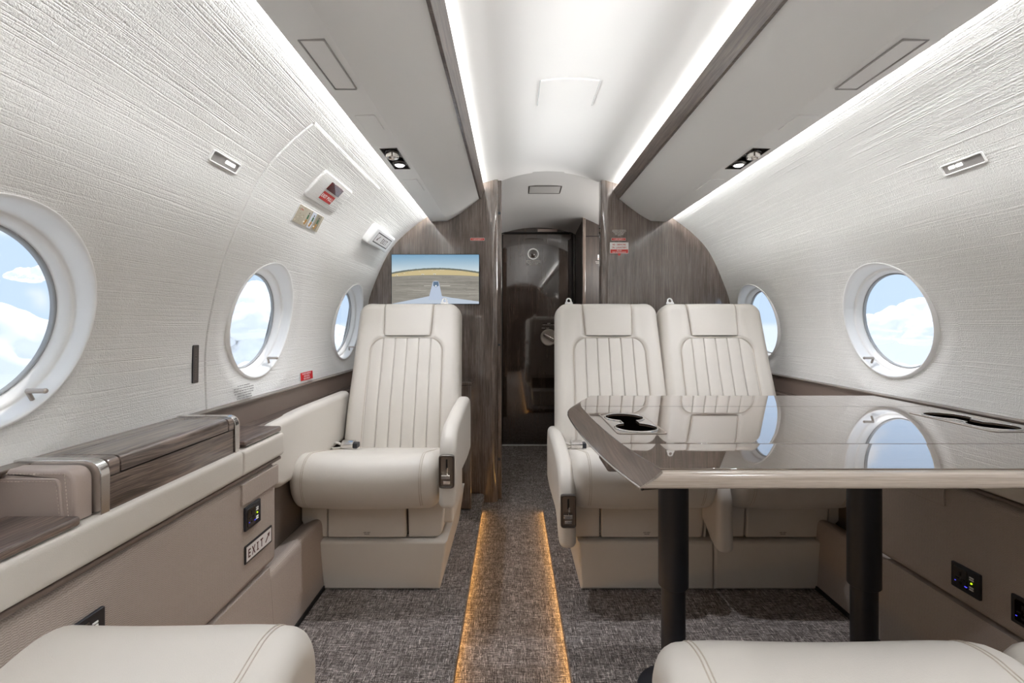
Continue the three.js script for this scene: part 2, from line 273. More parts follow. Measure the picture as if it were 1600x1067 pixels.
for (const side of [-1, 1]) {
  const g = [], hatch = [];
  for (const out of [false, true]) {
    const off = out ? -0.075 : 0, cuts = [D0, D1]; for (const wd of WIN_D) cuts.push(wd - CELL, wd + CELL); cuts.sort((a, b) => a - b);
    const left = side < 0 && !out, HO = 0.0035;
    for (const wd of WIN_D) { const c = cellGeo(side, wd, left && wd === 1.51 ? HO : off, out); (left && wd === 1.51 ? hatch : g).push(c); }
    for (let i = 0; i < cuts.length - 1; i++) {                    // between the windows
      let a = cuts[i], b = cuts[i + 1]; if (WIN_D.some((wd) => Math.abs((a + b) / 2 - wd) < 0.2)) continue;
      if (b - a < 0.01) continue;
      if (left && a < HATCH.d0 && b > HATCH.d0) { g.push(patch(side, a, HATCH.d0, CY0, CY1, 0, 6, 30)); hatch.push(patch(side, HATCH.d0, b, CY0, CY1, HO, 2, 30)); }
      else if (left && a < HATCH.d1 && b > HATCH.d1) { hatch.push(patch(side, a, HATCH.d1, CY0, CY1, HO, 3, 30)); g.push(patch(side, HATCH.d1, b, CY0, CY1, 0, 5, 30)); }
      else g.push(patch(side, a, b, CY0, CY1, off, 6, 30, out));
    }
    if (left) {
      for (const [y0, y1, m] of [[-0.93, CY0, 8], [CY1, HATCH.y1, 20]]) { g.push(patch(side, D0, HATCH.d0, y0, y1, 0, 40, m), patch(side, HATCH.d1, D1, y0, y1, 0, 10, m)); if (y0 > 0) hatch.push(patch(side, HATCH.d0, HATCH.d1, y0, y1, HO, 8, m)); else { hatch.push(patch(side, HATCH.d0, HATCH.d1, -0.3, y1, HO, 8, m)); g.push(patch(side, HATCH.d0, HATCH.d1, y0, -0.3, 0, 8, m)); } }
      g.push(patch(side, D0, D1, HATCH.y1, Y_TOP, 0, 60, 24));
      // the rounded shoulder around the hatch
      const rim = (f, n) => hatch.push(grid(n, 5, (u, v) => { const q = f(u), a = v * Math.PI / 2, k = 0.004; const p = wallPoint(side, q[0] - q[2] * k * Math.sin(a), q[1] - q[3] * k * Math.sin(a), HO - (1 - Math.cos(a)) * 0.0055); return { p, uv: [q[0], wallAt(q[1]).s] }; }, false));
      rim((u) => [HATCH.d0, mix(-0.3, HATCH.y1, u), 1, 0], 60); rim((u) => [HATCH.d1, mix(HATCH.y1, -0.3, u), -1, 0], 60); rim((u) => [mix(HATCH.d0, HATCH.d1, u), HATCH.y1, 0, -1], 20);
    } else {
      g.push(patch(side, D0, D1, -0.93, CY0, off, 60, 8, out), patch(side, D0, D1, CY1, Y_TOP, off, 60, 44, out));
    }
  }
  struct(side < 0 ? 'wall_left' : 'wall_right', merge(g), M.wall);
  if (side < 0) {
    const h = thing('emergency_exit_hatch', 'large wall-covered exit hatch around the second window with a red pull label', 'hatch');
    part('hatch_panel', merge(hatch), M.wall, h);
  }
}

// windows: a moulded white reveal, a grey seal and a pane, and the shade's pull
WIN_D.slice(0, 5).forEach((wd, i) => [-1, 1].forEach((side) => {
  const w = new THREE.Group(); w.name = 'window_' + (i * 2 + (side < 0 ? 1 : 2)); w.userData.kind = 'structure'; scene.add(w);
  const tilt = (y) => 0.982 - 0.15 * (y - WIN_Y);
  const off0 = side < 0 && wd === 1.51 ? 0.0035 : 0;
  const ringPt = (th, r, depth, k) => { const d = wd + r * Math.cos(th), y = WIN_Y + r * Math.sin(th), ww = wallPoint(side, d, y, off0), flat = CX + side * (tilt(y) + depth); return [mix(ww[0] + side * depth, flat, k), EYE + y, -d]; };
  const profile = (pts) => { const c = smooth(pts, 40, false); return c; };
  const revolve = (pts) => grid(96, pts.length - 1, (u, v, a, b) => { const q = pts[b]; return { p: ringPt(u * Math.PI * 2, q[0], q[1], sst(0.186, 0.168, q[0])), uv: [u, v] }; }, side < 0, true);
  part('reveal', revolve(profile([[0.1845, 0.004], [0.1825, -0.0035], [0.1785, -0.004], [0.1745, 0.003], [0.171, 0.016], [0.1675, 0.030], [0.1655, 0.034], [0.1645, 0.0335], [0.160, 0.036], [0.1545, 0.045], [0.1515, 0.054]])), M.reveal, w);
  part('seal', revolve(profile([[0.1515, 0.0535], [0.1495, 0.0525], [0.1478, 0.0535], [0.147, 0.056], [0.147, 0.062]])), M.seal, w);
  const pane = grid(96, 2, (u, v) => ({ p: ringPt(u * Math.PI * 2, 0.1485 * (1 - v) + 1e-4, 0.0595, 1), uv: [u, v] }), side < 0, true);
  part('pane', pane, M.glass, w);
  // pull: a bracket with a short rod
  const th = side < 0 ? -0.98 : -0.98, a = ringPt(th, 0.1745, 0.010, 1), tow = (r, dep, dth = 0) => ringPt(th + dth, r, dep, 1);
  const q0 = tow(0.170, 0.018), q1 = tow(0.150, 0.018), q2 = tow(0.149, -0.012);
  part('shade_pull', merge([tube([q0, tow(0.16, 0.018), q1], 0.0035, 8, 8), tube([q1, [mix(q1[0], q2[0], 0.5), q1[1], q1[2]], [q2[0], q1[1], q1[2]]], 0.0042, 8, 10), new THREE.SphereGeometry(0.0046, 12, 8).translate(q2[0], q1[1], q1[2])]), M.pewter, w);
}));

// ------------------------------------------------------------------ ceiling
const DOME = smooth([[-0.478, 0.742], [-0.42, 0.745], [-0.345, 0.757], [-0.28, 0.778], [-0.15, 0.818], [0, 0.835], [0.15, 0.818], [0.28, 0.778], [0.345, 0.757], [0.42, 0.745], [0.478, 0.742]], 80, false);
{
  const g = [0, 0.05].map((o) => grid(80, 1, (u, v, i, j) => ({ p: [CX + DOME[i][0], EYE + DOME[i][1] + o, mix(Z_FRONT - 0.06, Z_BACK, j)], uv: [DOME[i][0], j] }), o === 0));
  struct('ceiling', merge(g), M.white);
}
const domeY = (x) => { for (let i = 1; i < DOME.length; i++) if (DOME[i][0] >= x) { const a = DOME[i - 1], b = DOME[i]; return EYE + mix(a[1], b[1], (x - a[0]) / (b[0] - a[0])); } return EYE + 0.742; };
{ // access panel, standing a hair proud of the vault
  const p = thing('ceiling_access_panel', 'faint square access panel in the white ceiling vault of the cabin', 'panel');
  const pts = []; for (let i = 0; i <= 16; i++) { const x = mix(-0.1, 0.1, i / 16); pts.push([CX + x, domeY(x) - 0.0045]); } for (let i = 16; i >= 0; i--) { const x = mix(-0.1, 0.1, i / 16); pts.push([CX + x, domeY(x) + 0.004]); }
  part('panel', slab(pts, 0.185, 0.0012).translate(0, 0, -1.695), M.white, p);
  part('joint', merge([-1, 1].map((s) => box(0.0028, 0.003, 0.185, 0.001, CX + s * 0.1015, domeY(0.1015) - 0.0005, -1.695))), M.seal, p);
}
const PSU = [[0.352, 0.70], [0.3725, 0.672], [0.400, 0.650], [0.434, 0.622], [0.498, 0.578], [0.5435, 0.554], [0.628, 0.5495], [0.634, 0.554], [0.630, 0.566], [0.585, 0.572], [0.545, 0.590], [0.49, 0.622], [0.43, 0.668], [0.39, 0.71]];
const psuPts = (s) => { const arcPart = smooth([[0.366, 0.678], [0.400, 0.6505], [0.434, 0.6235], [0.47, 0.597], [0.507, 0.573], [0.5435, 0.5535]], 24, false); const p = [...arcPart, [0.560, 0.5522], ...roundPoly([[0.5605, 0.5522], [0.632, 0.5492], [0.632, 0.5642], [0.585, 0.572]], [0, 0.004, 0.004, 0], 4).slice(1), [0.545, 0.592], [0.49, 0.624], [0.43, 0.668], [0.385, 0.708], [0.366, 0.708]]; return p.map(([x, y]) => [CX + s * x, EYE + y]); };
const evaluator = new Evaluator(); evaluator.useGroups = false; evaluator.attributes = ['position', 'normal', 'uv'];
const PY = EYE + 0.5505, LIGHT_D = [1.012, -0.9], VENT_D = [1.580, 0.02, -1.1];
for (const s of [-1, 1]) {
  let b = new Brush(slab(psuPts(s), L_CABIN, 0, { crease: 0.35 }).translate(0, 0, ZC)); b.updateMatrixWorld();
  const cut = (g) => { const c = new Brush(boxUV(g)); c.updateMatrixWorld(); b = evaluator.evaluate(b, c, SUBTRACTION); };
  for (const d of VENT_D) cut(new THREE.BoxGeometry(0.056, 0.05, 0.198).translate(CX + s * 0.585, PY, -d));
  for (const d of LIGHT_D) cut(new THREE.BoxGeometry(0.053, 0.012, 0.195).translate(CX + s * 0.585, PY, -d));
  const m = struct('ceiling_' + (s < 0 ? 'left' : 'right'), boxUV(b.geometry), M.psu);
  // the lens-covered reading light panel
  const sideWord = s < 0 ? 'left' : 'right';
  LIGHT_D.slice(0, 1).forEach((d) => {
    const t = thing('reading_light_panel', `long grey-framed light panel set in the ${sideWord} overhead strip`, 'light panel');
    part('frame', ySlab(rectPts(-0.0265, -0.0975, 0.0265, 0.0975, 0.004), 0.005, 0.001, { holes: [rectPts(-0.0238, -0.0945, 0.0238, 0.0945, 0.003).reverse()] }).translate(CX + s * 0.585, PY + 0.0005, -d), M.frame, t);
    part('diffuser', ySlab(rectPts(-0.0232, -0.094, 0.0232, 0.094, 0.004), 0.004, 0.001).translate(CX + s * 0.585, PY + 0.0018, -d), M.white, t);
  });
  // recessed tray with an air nozzle and a spotlight
  VENT_D.forEach((d, vi) => {
    const t = thing('overhead_vent_unit', `dark tray with nozzle and lit spotlight, ${sideWord} overhead strip, ${['close to the bulkhead', 'above the near seats', 'at the rear of the cabin'][vi]}`, 'vent');
    const x = CX + s * 0.585;
    part('tray', merge([ySlab(rectPts(-0.0278, -0.0985, 0.0278, 0.0985, 0.003), 0.003, 0.001).translate(x, PY + 0.0225, -d), ...[[-0.027, 0, 0.002, 0.196], [0.027, 0, 0.002, 0.196], [0, -0.0975, 0.055, 0.002], [0, 0.0975, 0.055, 0.002]].map(([a, c, w, h]) => box(w, 0.024, h, 0.0008, x + a, PY + 0.0115, -d + c))]), M.gun, t);
    for (const [o, kind] of [[0.045, 'air_nozzle'], [-0.055, 'spotlight']]) {
      const prof = kind === 'air_nozzle' ? [[0.0235, 0.02], [0.0235, 0.006], [0.021, 0.004], [0.0205, -0.010], [0.018, -0.0125], [0.012, -0.012], [0.011, -0.006], [0, -0.006]] : [[0.0235, 0.02], [0.0235, 0.006], [0.021, 0.003], [0.0205, -0.001], [0.0175, -0.002], [0.0165, 0.0]];
      const body = part(kind, new THREE.LatheGeometry(V2(prof), 32).translate(x, PY, -d + o), kind === 'air_nozzle' ? M.chrome : M.smoked, t);
      part('collar', new THREE.TorusGeometry(0.0225, 0.0022, 8, 32).rotateX(Math.PI / 2).translate(x, PY + 0.006, -d + o), kind === 'air_nozzle' ? M.smoked : M.gun, body);
      if (kind === 'spotlight') {
        part('lens', new THREE.LatheGeometry(V2([[0.0168, 0.001], [0.014, -0.0035], [0.008, -0.006], [0, -0.0068]]), 24).translate(x, PY, -d + o), M.lens, body);
        const l = new THREE.SpotLight(0xf4f7ff, SPOT_POWER, 0, 1.1, 1, 2); l.position.set(x, PY - 0.012, -d + o); l.target.position.set(x - s * 0.15, 0, -d + o); l.castShadow = true; l.shadow.radius = 0.7; l.name = 'spotlight_beam'; scene.add(l, l.target);
      }
    }
  });
  // drop-down mask doors, flush and barely visible
  [[1.295, 'nearer the light panel'], [1.875, 'nearer the bulkhead']].forEach(([d, where]) => { const t = thing('oxygen_mask_door', `flush white mask door in the ${sideWord} overhead strip, ${where}`, 'panel'); part('door', ySlab(rectPts(-0.0275, -0.05 - (d > 1.5) * 0.03, 0.0275, 0.05 + (d > 1.5) * 0.03, 0.008), 0.005, 0.0012).translate(CX + s * 0.585, PY + 0.0012, -d), M.psu, t); });
  // wooden strip along the vault and the fittings that hold the light tape
  struct('trim_' + (s < 0 ? 1 : 2), boxUV(slab(roundPoly([[0.365, 0.669], [0.345, 0.721], [0.357, 0.726], [0.379, 0.672]].map(([x, y]) => [CX + s * x, EYE + y]), 0.0025, 3), L_CABIN, 0, { crease: 0.5 }).translate(0, 0, ZC)), M.trimWood);
  const cl = thing('cove_lamp', `warm white light tape hidden in the coves along the ${sideWord} overhead strip`, 'lamp');
  part('dome_tape', box(0.02, 0.003, L_CABIN - 0.04, 0.001, 0, 0, 0).rotateZ(s * 1.35).translate(CX + s * 0.441, EYE + 0.7135, ZC), M.led, cl);
  part('wall_tape', box(0.02, 0.003, L_CABIN - 0.04, 0.001, 0, 0, 0).rotateZ(-s * 1.1).translate(CX + s * 0.588, EYE + 0.603, ZC), M.led, cl);
}

// ------------------------------------------------------------------ floor
struct('floor', (() => { const g = box(2.3, 0.06, 5.95, 0.001, 0.2, -0.03, -0.87); return g; })(), M.carpet);
for (const s of [-1, 1]) {           // carpeted side floors, one low step above the aisle, overhanging the light tape
  const x0 = 0.15, x1 = s < 0 ? 1.0 : 1.3, zf = s < 0 ? Z_FRONT + 0.002 : -2.40, r = s < 0 ? 0.03 : 0.07;
  const pts = roundPoly([[s * x0, Z_BACK], [s * x0, zf], [s * x1, zf], [s * x1, Z_BACK]], [0, r, 0, 0], 8);
  const top = ySlab(pts, 0.026, 0.004).translate(0, 0.037, 0), riser = box(x1 - x0 - 0.03, 0.03, Z_BACK - zf - 0.06, 0.001, s * (x0 + x1 + 0.03) / 2, 0.014, (Z_BACK + zf) / 2 + 0.03);
  struct('floor_' + (s < 0 ? 'left' : 'right'), merge([top, riser]), M.carpet);
  const t = thing('aisle_light_strip', `amber light strip under the ${s < 0 ? 'left' : 'right'} carpeted edge of the aisle`, 'lamp');
  part('tape', box(0.004, 0.012, 4.4, 0.001, s * 0.1675, 0.0195, -0.2), M.ledAmber, t);
}

// ------------------------------------------------------------------ front bulkhead, passage and lavatory door
const bulkY1 = EYE + 0.86;
{
  const mk = (a, b, roundAt) => { const z0 = Z_FRONT, z1 = Z_FRONT - 0.075; return ySlab(roundPoly([[a, z0], [b, z0], [b, z1], [a, z1]], roundAt < 0 ? [0.04, 0, 0, 0] : [0, 0.04, 0, 0], 10), bulkY1, 0, { crease: 0.7 }).translate(0, bulkY1 / 2, 0); };
  struct('wall_front', merge([mk(CX - 1.025, CX - 0.272, 1), mk(CX + 0.28, CX + 1.025, -1)]), M.bulk);
}
{ // metal-edged sliding door stowed in the left bulkhead
  const t = thing('sliding_door_edge', 'slim wood and metal door edge at the left side of the passage', 'door');
  const x = CX - 0.2685, z = Z_FRONT - 0.055;
  part('panel_edge', box(0.028, 1.73, 0.03, 0.003, x + 0.0, 0.865 + 0.002, z), M.bulk, t);
  part('metal_edge', box(0.005, 1.66, 0.032, 0.0015, x - 0.010, 0.86, z + 0.001), M.gun, t);
  part('latch', box(0.020, 0.014, 0.012, 0.002, x - 0.002, EYE + 0.604, z + 0.016), M.black, t);
  part('latch', box(0.018, 0.010, 0.012, 0.002, x - 0.002, EYE - 0.11, z + 0.016), M.black, t);
  part('latch', box(0.018, 0.014, 0.012, 0.002, x - 0.002, EYE - 0.73, z + 0.016), M.black, t);
}
const ZV = -3.74;
{ // passage: vault, side walls, end wall
  const crown = (d) => { const k = clamp((d - 2.6) / 1.14), c = new THREE.CatmullRomCurve3([[0, 0.8335, 0], [0.28, 0.826, 0], [0.55, 0.802, 0], [0.78, 0.786, 0], [1, 0.765, 0]].map((p) => new THREE.Vector3(...p))); return c.getPoint(k).y; };
  const vault = [0, 0.05].map((o) => grid(36, 30, (u, v) => { const x = mix(-0.75, 0.8, u), d = mix(2.575, 3.80, v), R = 0.70; return { p: [CX + x, EYE + crown(d) + o - (R - Math.sqrt(Math.max(0.01, R * R - x * x * 0.8))), -d], uv: [x, d] }; }, o > 0));
  struct('ceiling_passage', merge(vault), phy({ color: 0xdcdbd9, roughness: 0.35, clearcoat: 0.5, clearcoatRoughness: 0.12 }));
  const X0 = -0.082, X1 = 0.466;
  struct('wall_passage', merge([box(0.03, 1.9, 1.2, 0.002, X0 - 0.10, 0.95, -3.2), box(0.03, 1.9, 1.2, 0.002, 1.0, 0.95, -3.2),
    box(X0 + 1.0, 1.9, 0.05, 0.002, (X0 - 1.0) / 2, 0.95, ZV - 0.025), box(1.3 - X1, 1.9, 0.05, 0.002, (X1 + 1.3) / 2, 0.95, ZV - 0.025), box(0.8, 0.3, 0.05, 0.002, 0.2, EYE + 0.718 + 0.15 + 0.006, ZV - 0.025), box(2.1, 1.9, 0.03, 0.002, 0.2, 0.95, ZV - 0.07)]), M.lav);
  struct('trim_3', merge([box(0.012, EYE + 0.72, 0.02, 0.002, X0 - 0.004, (EYE + 0.72) / 2, ZV + 0.006), box(0.012, EYE + 0.72, 0.02, 0.002, X1 + 0.004, (EYE + 0.72) / 2, ZV + 0.006), box(X1 - X0 + 0.02, 0.012, 0.02, 0.002, (X0 + X1) / 2, EYE + 0.722, ZV + 0.006)]), M.gap);
  const d = new THREE.Group(); d.name = 'door_1'; d.userData.kind = 'structure'; scene.add(d);
  part('door_panel', box(X1 - X0 - 0.006, EYE + 0.71, 0.04, 0.003, (X0 + X1) / 2, (EYE + 0.71) / 2 + 0.004, ZV - 0.014), M.lav, d);
  part('threshold', box(X1 - X0, 0.006, 0.016, 0.002, (X0 + X1) / 2, 0.003, ZV + 0.022), M.white, d);
  const zf = ZV + 0.007;
  part('vent_ring', new THREE.LatheGeometry(V2([[0.0355, 0], [0.0355, 0.003], [0.0365, 0.0035], [0.0435, 0.0035], [0.0445, 0.003], [0.0445, 0]]), 40).rotateX(Math.PI / 2).translate(0.162, EYE + 0.556, zf), M.psu, d);
  part('vent_disc', new THREE.LatheGeometry(V2([[0, 0.006], [0.010, 0.005], [0.013, 0.001], [0.036, 0.001]]), 32).rotateX(Math.PI / 2).translate(0.162, EYE + 0.556, zf), M.lav, d);
  const esc = part('handle_escutcheon', new THREE.LatheGeometry(V2([[0, 0.004], [0.050, 0.004], [0.056, 0.010], [0.063, 0.010], [0.067, 0.004], [0.067, 0]]), 48).rotateX(Math.PI / 2).translate(0.285, EYE - 0.102, zf), M.pewter, d);
  part('handle', slab(roundPoly([[-0.048, -0.010], [0.048, -0.013], [0.048, 0.013], [-0.048, 0.010]], 0.008), 0.018, 0.004).rotateZ(-0.55).translate(0.285, EYE - 0.102, zf + 0.012), M.chrome, esc);
  const ink = (rows, w, h, x, y, font, lead) => part('lettering', new THREE.PlaneGeometry(w, h).translate(x, y, zf + 0.0006), inkMat(print(256, Math.round(256 * h / w), (c, W, H) => lines(c, W, H, rows, '#d8d2ca', font, lead))), d);
  ink(['EMERGENCY DOOR OPENING', 'PULL RING AND PUSH DOOR', 'OUT OF ITS FRAME', 'REMOVE DOOR'], 0.115, 0.045, 0.162, EYE + 0.488, 20, 24);
  ink(['DOOR', 'TURN TO OPEN OR CLOSE'], 0.10, 0.026, 0.285, EYE + 0.003, 22, 30);
  ink(['OPEN  LOCK'], 0.06, 0.02, 0.258, EYE - 0.028, 44, 40);
  // header plates above the door
  const hp = thing('header_placard', 'narrow pale placard strip above the dark passage door', 'placard');
  part('plate', box(0.155, 0.022, 0.004, 0.001, 0.275, EYE + 0.742, ZV + 0.003), M.taupeLight, hp);
  const closet = thing('passage_closet', 'tall dark wood closet with rounded top on the right of the passage', 'cabinet');
  const cg = (w, h, z0, z1, x0) => box(w, h, z0 - z1, 0.004, x0 + w / 2, h / 2 + 0.002, (z0 + z1) / 2);
  part('carcass', cg(0.48, EYE + 0.755, -3.30, ZV + 0.02, 0.494), M.closet, closet);
  part('corner_post', box(0.022, EYE + 0.75, 0.02, 0.004, 0.497, (EYE + 0.75) / 2, -3.298), M.bulk, closet);
  part('door_line', box(0.5, 0.005, 0.004, 0.001, 0.75, EYE + 0.615, -3.299), M.gap, closet);
  const gl = thing('galley_lamp', 'square galley lamp behind the right bulkhead lighting the passage ceiling', 'lamp');
  part('lamp_panel', box(0.40, 0.012, 0.28, 0.003, 0.80, 1.30, -2.79), M.led, gl);
  const ga = new THREE.RectAreaLight(new THREE.Color().setRGB(1, 0.98, 0.96), 16, 0.38, 0.26); ga.name = 'galley_light'; ga.position.set(0.80, 1.31, -2.79); ga.lookAt(0.36, 1.78, -3.14); scene.add(ga);
  const pl = thing('passage_light_panel', 'grey framed rectangular light panel in the passage ceiling', 'light panel');
  const ly = EYE + 0.8175;
  const tiltX = -0.045;
  part('frame', ySlab(rectPts(-0.1, -0.07, 0.1, 0.07, 0.006), 0.006, 0.0015, { holes: [rectPts(-0.093, -0.063, 0.093, 0.063, 0.004).reverse()] }).rotateX(tiltX).translate(CX, ly + 0.004, -2.885), M.gun, pl);
  part('diffuser', ySlab(rectPts(-0.094, -0.064, 0.094, 0.064, 0.004), 0.006, 0.001).rotateX(tiltX).translate(CX, ly + 0.005, -2.885), std({ color: 0xb9b7b4, roughness: 0.4 }), pl);
}
struct('ceiling_outer', box(2.0, 0.04, 6.2, 0.002, CX, EYE + 0.93, -0.8), M.white);
// the cabin's rear end, behind the camera: a bulkhead with an open dark passage
{
  const h = bulkY1;
  const mk = (a, b, r) => ySlab(roundPoly([[a, Z_BACK], [b, Z_BACK], [b, Z_BACK + 0.075], [a, Z_BACK + 0.075]], r, 8), h, 0, { crease: 0.7 }).translate(0, h / 2, 0);
  struct('wall_back', merge([mk(CX - 1.1, CX - 0.28, [0, 0.04, 0, 0]), mk(CX + 0.28, CX + 1.1, [0.04, 0, 0, 0]), box(0.6, 0.1, 0.07, 0.002, CX, EYE + 0.82, Z_BACK + 0.04), box(0.03, 1.85, 1.0, 0.002, CX - 0.32, 0.92, Z_BACK + 0.55), box(0.03, 1.85, 1.0, 0.002, CX + 0.32, 0.92, Z_BACK + 0.55), box(0.7, 1.85, 0.05, 0.002, CX, 0.92, Z_BACK + 1.05), box(0.7, 0.05, 1.05, 0.002, CX, EYE + 0.8, Z_BACK + 0.55), box(0.7, 0.05, 1.05, 0.002, CX, -0.025, Z_BACK + 0.55)]), M.bulk);
}

// ------------------------------------------------------------------ side consoles
const zslab = (pts, d0, d1, b = 0.003, o = {}) => slab(pts, d1 - d0, b, { along: 'z', ...o }).translate(0, 0, -(d0 + d1) / 2);
const BACK_D = -Z_BACK + 0.004, FRONT_D = -Z_FRONT - 0.003;
for (const s of [-1, 1]) {
  const X = (r) => CX + s * r, side = s < 0 ? 'left' : 'right';
  const rp = (r0, y0, r1, y1, r = 0) => rectPts(Math.min(X(r0), X(r1)), y0, Math.max(X(r0), X(r1)), y1, r);
  const DE = s < 0 ? 1.322 : 1.372, c = thing('side_console', `long beige fabric-sided console along the ${side} wall with a cream leather rail`, 'console');
  part('leather_rail', zslab(rp(0.842, 0.582, 0.91, 0.646, 0.012), BACK_D, 1.137, 0.002), M.cream, c);
  part('leather_rail', zslab(rp(0.842, 0.582, 0.91, 0.646, 0.012), 1.1395, DE + 0.023, 0.008), M.cream, c);
  part('piping', zslab(rp(0.8475, 0.571, 0.90, 0.580, 0.004), BACK_D, 1.335, 0.001), M.taupe, c);
  part('fabric_panel', boxUV(new RoundedBoxGeometry(0.06, 0.272, DE - BACK_D, 5, 0.02).translate(X(0.852 + 0.03), 0.432, -(DE + BACK_D) / 2)), M.twill, c);
  part('panel_flap', box(0.008, 0.052, 0.175, 0.002, X(0.851), 0.536, -1.232), M.twill, c);
  part('kick_panel', zslab([[X(0.836), 0.05], [X(0.852), 0.292], [X(0.955), 0.292], [X(0.955), 0.05]], BACK_D, DE - 0.04, 0.001, { crease: 0.4 }), M.twill, c);
  part('kick_panel', zslab(roundPoly([[X(0.836), 0.05], [X(0.852), 0.290], [X(0.955), 0.245], [X(0.955), 0.05]], [0, 0.034, 0, 0], 8), DE - 0.04, FRONT_D, 0.001, { crease: 0.6 }), M.twill, c);
  part('toe_strip', zslab(rp(0.8315, 0.0503, 0.840, 0.064, 0.001), BACK_D, FRONT_D, 0.0005), M.gap, c);
  part('recess_liner', zslab(rp(0.926, 0.22, 0.940, 0.63), 1.2, FRONT_D, 0.001), M.twillDark, c);
  part('backing_strip', zslab(rp(0.974, 0.64, 0.990, 0.728, 0.002), BACK_D, FRONT_D, 0.001), M.taupe, c);
  part('bead', zslab(rp(0.966, 0.722, 0.998, 0.7285, 0.003), BACK_D, FRONT_D, 0.001), M.trimWood, c);
  part('ledge', zslab(rp(0.872, 0.622, 0.975, 0.650, 0.004), BACK_D, 1.345, 0.002), M.console, c);
  part('ledge', zslab(rp(0.925, 0.625, 0.975, 0.660, 0.004), 1.345, FRONT_D, 0.002), M.console, c);
  part('ledge_tray', zslab(roundPoly([[X(0.849), 0.648], [X(0.849), 0.664], [X(0.972), 0.664], [X(0.972), 0.648]], 0.006), 1.16, 1.34, 0.004), M.console, c);
  if (s < 0) part('ledge_lid', zslab(roundPoly([[X(0.846), 0.647], [X(0.846), 0.662], [X(0.96), 0.662], [X(0.96), 0.647]], 0.006), 0.05, 0.715, 0.004), M.console, c);
}
{ // raised wooden storage box on the left console
  const X = (r) => CX - r, b = thing('console_storage_box', 'dark wood storage box with metal bands and a leather end on the left console', 'storage box');
  const top = (y0, r0, r1, t, rr) => roundPoly([[X(r0), y0], [X(r0), t], [X(r1), t], [X(r1), y0]], [0, rr, 0.003, 0], 10);
  part('inner_liner', zslab([[X(0.862), 0.69], [X(0.862), 0.712], [X(0.985), 0.722], [X(0.985), 0.69]], 0.776, 1.12, 0.0005), M.gap, b);
  part('front_panel', zslab([[X(0.8555), 0.646], [X(0.8555), 0.7005], [X(0.94), 0.7005], [X(0.94), 0.646]], 0.775, 1.121, 0.001), M.console, b);
  part('lid', zslab(top(0.7035, 0.8545, 0.955, 0.731, 0.026), 0.7985, 1.0985, 0.0012, { crease: 0.5 }), M.console, b);
  for (const [a, e] of [[0.774, 0.7955], [1.1015, 1.1215]]) part('lid_end', zslab(top(0.7025, 0.8545, 0.99, 0.731, 0.026), a, e, 0.001, { crease: 0.5 }), M.console, b);
  part('back_strip', zslab(rectPts(X(0.992), 0.66, X(0.957), 0.7305, 0.002), 0.797, 1.1, 0.001), M.console, b);
  for (const [a, e] of [[0.755, 0.773], [1.1225, 1.1385]]) part('metal_band', zslab(top(0.646, 0.8515, 0.992, 0.7335, 0.028), a, e, 0.0015, { crease: 0.5 }), M.satin, b);
  part('leather_end', zslab(top(0.649, 0.862, 0.992, 0.728, 0.024), 0.722, 0.7545, 0.006, { crease: 0.9 }), M.taupeLight, b);
  part('leather_end', zslab(top(0.649, 0.857, 0.992, 0.7315, 0.027), 1.1385, 1.152, 0.004, { crease: 0.9 }), M.taupeLight, b);
  part('leather_inset', zslab(roundPoly([[X(0.878), 0.652], [X(0.884), 0.716], [X(0.99), 0.716], [X(0.99), 0.652]], [0.002, 0.012, 0.002, 0.002]), 0.719, 0.724, 0.002), M.taupeLight, b);
  const st = []; for (const [o, z] of [[0.0045, -0.7185], [-0.006, -0.7215]]) { const path = [[X(0.878 + o), 0.656], [X(0.884 + o), 0.716 - o], [X(0.985), 0.716 - o]]; for (let k = 0; k < 2; k++) { const [a, c2] = [path[k], path[k + 1]], L = Math.hypot(c2[0] - a[0], c2[1] - a[1]), n = Math.floor(L / 0.0052), an = Math.atan2(c2[1] - a[1], c2[0] - a[0]); for (let i = 0; i < n; i++) { const t = (i + 0.5) / n; st.push(new THREE.BoxGeometry(0.0032, 0.0009, 0.0009).rotateZ(an).translate(mix(a[0], c2[0], t), mix(a[1], c2[1], t), z)); } } }
  const sm = part('stitching', boxUV(merge(st)), M.stitch, b); sm.userData.kind = 'stuff';
}
{ // low cabinet behind the single seat, against the bulkhead
  const t = thing('bulkhead_cabinet', 'low glossy dark wood cabinet against the bulkhead behind the single left seat', 'cabinet');
  part('carcass', box(0.52, 0.60, 0.235, 0.006, -0.46, 0.355, -2.411), M.bulk, t);
  part('top', box(0.525, 0.016, 0.24, 0.005, -0.46, 0.664, -2.409), M.bulk, t);
}

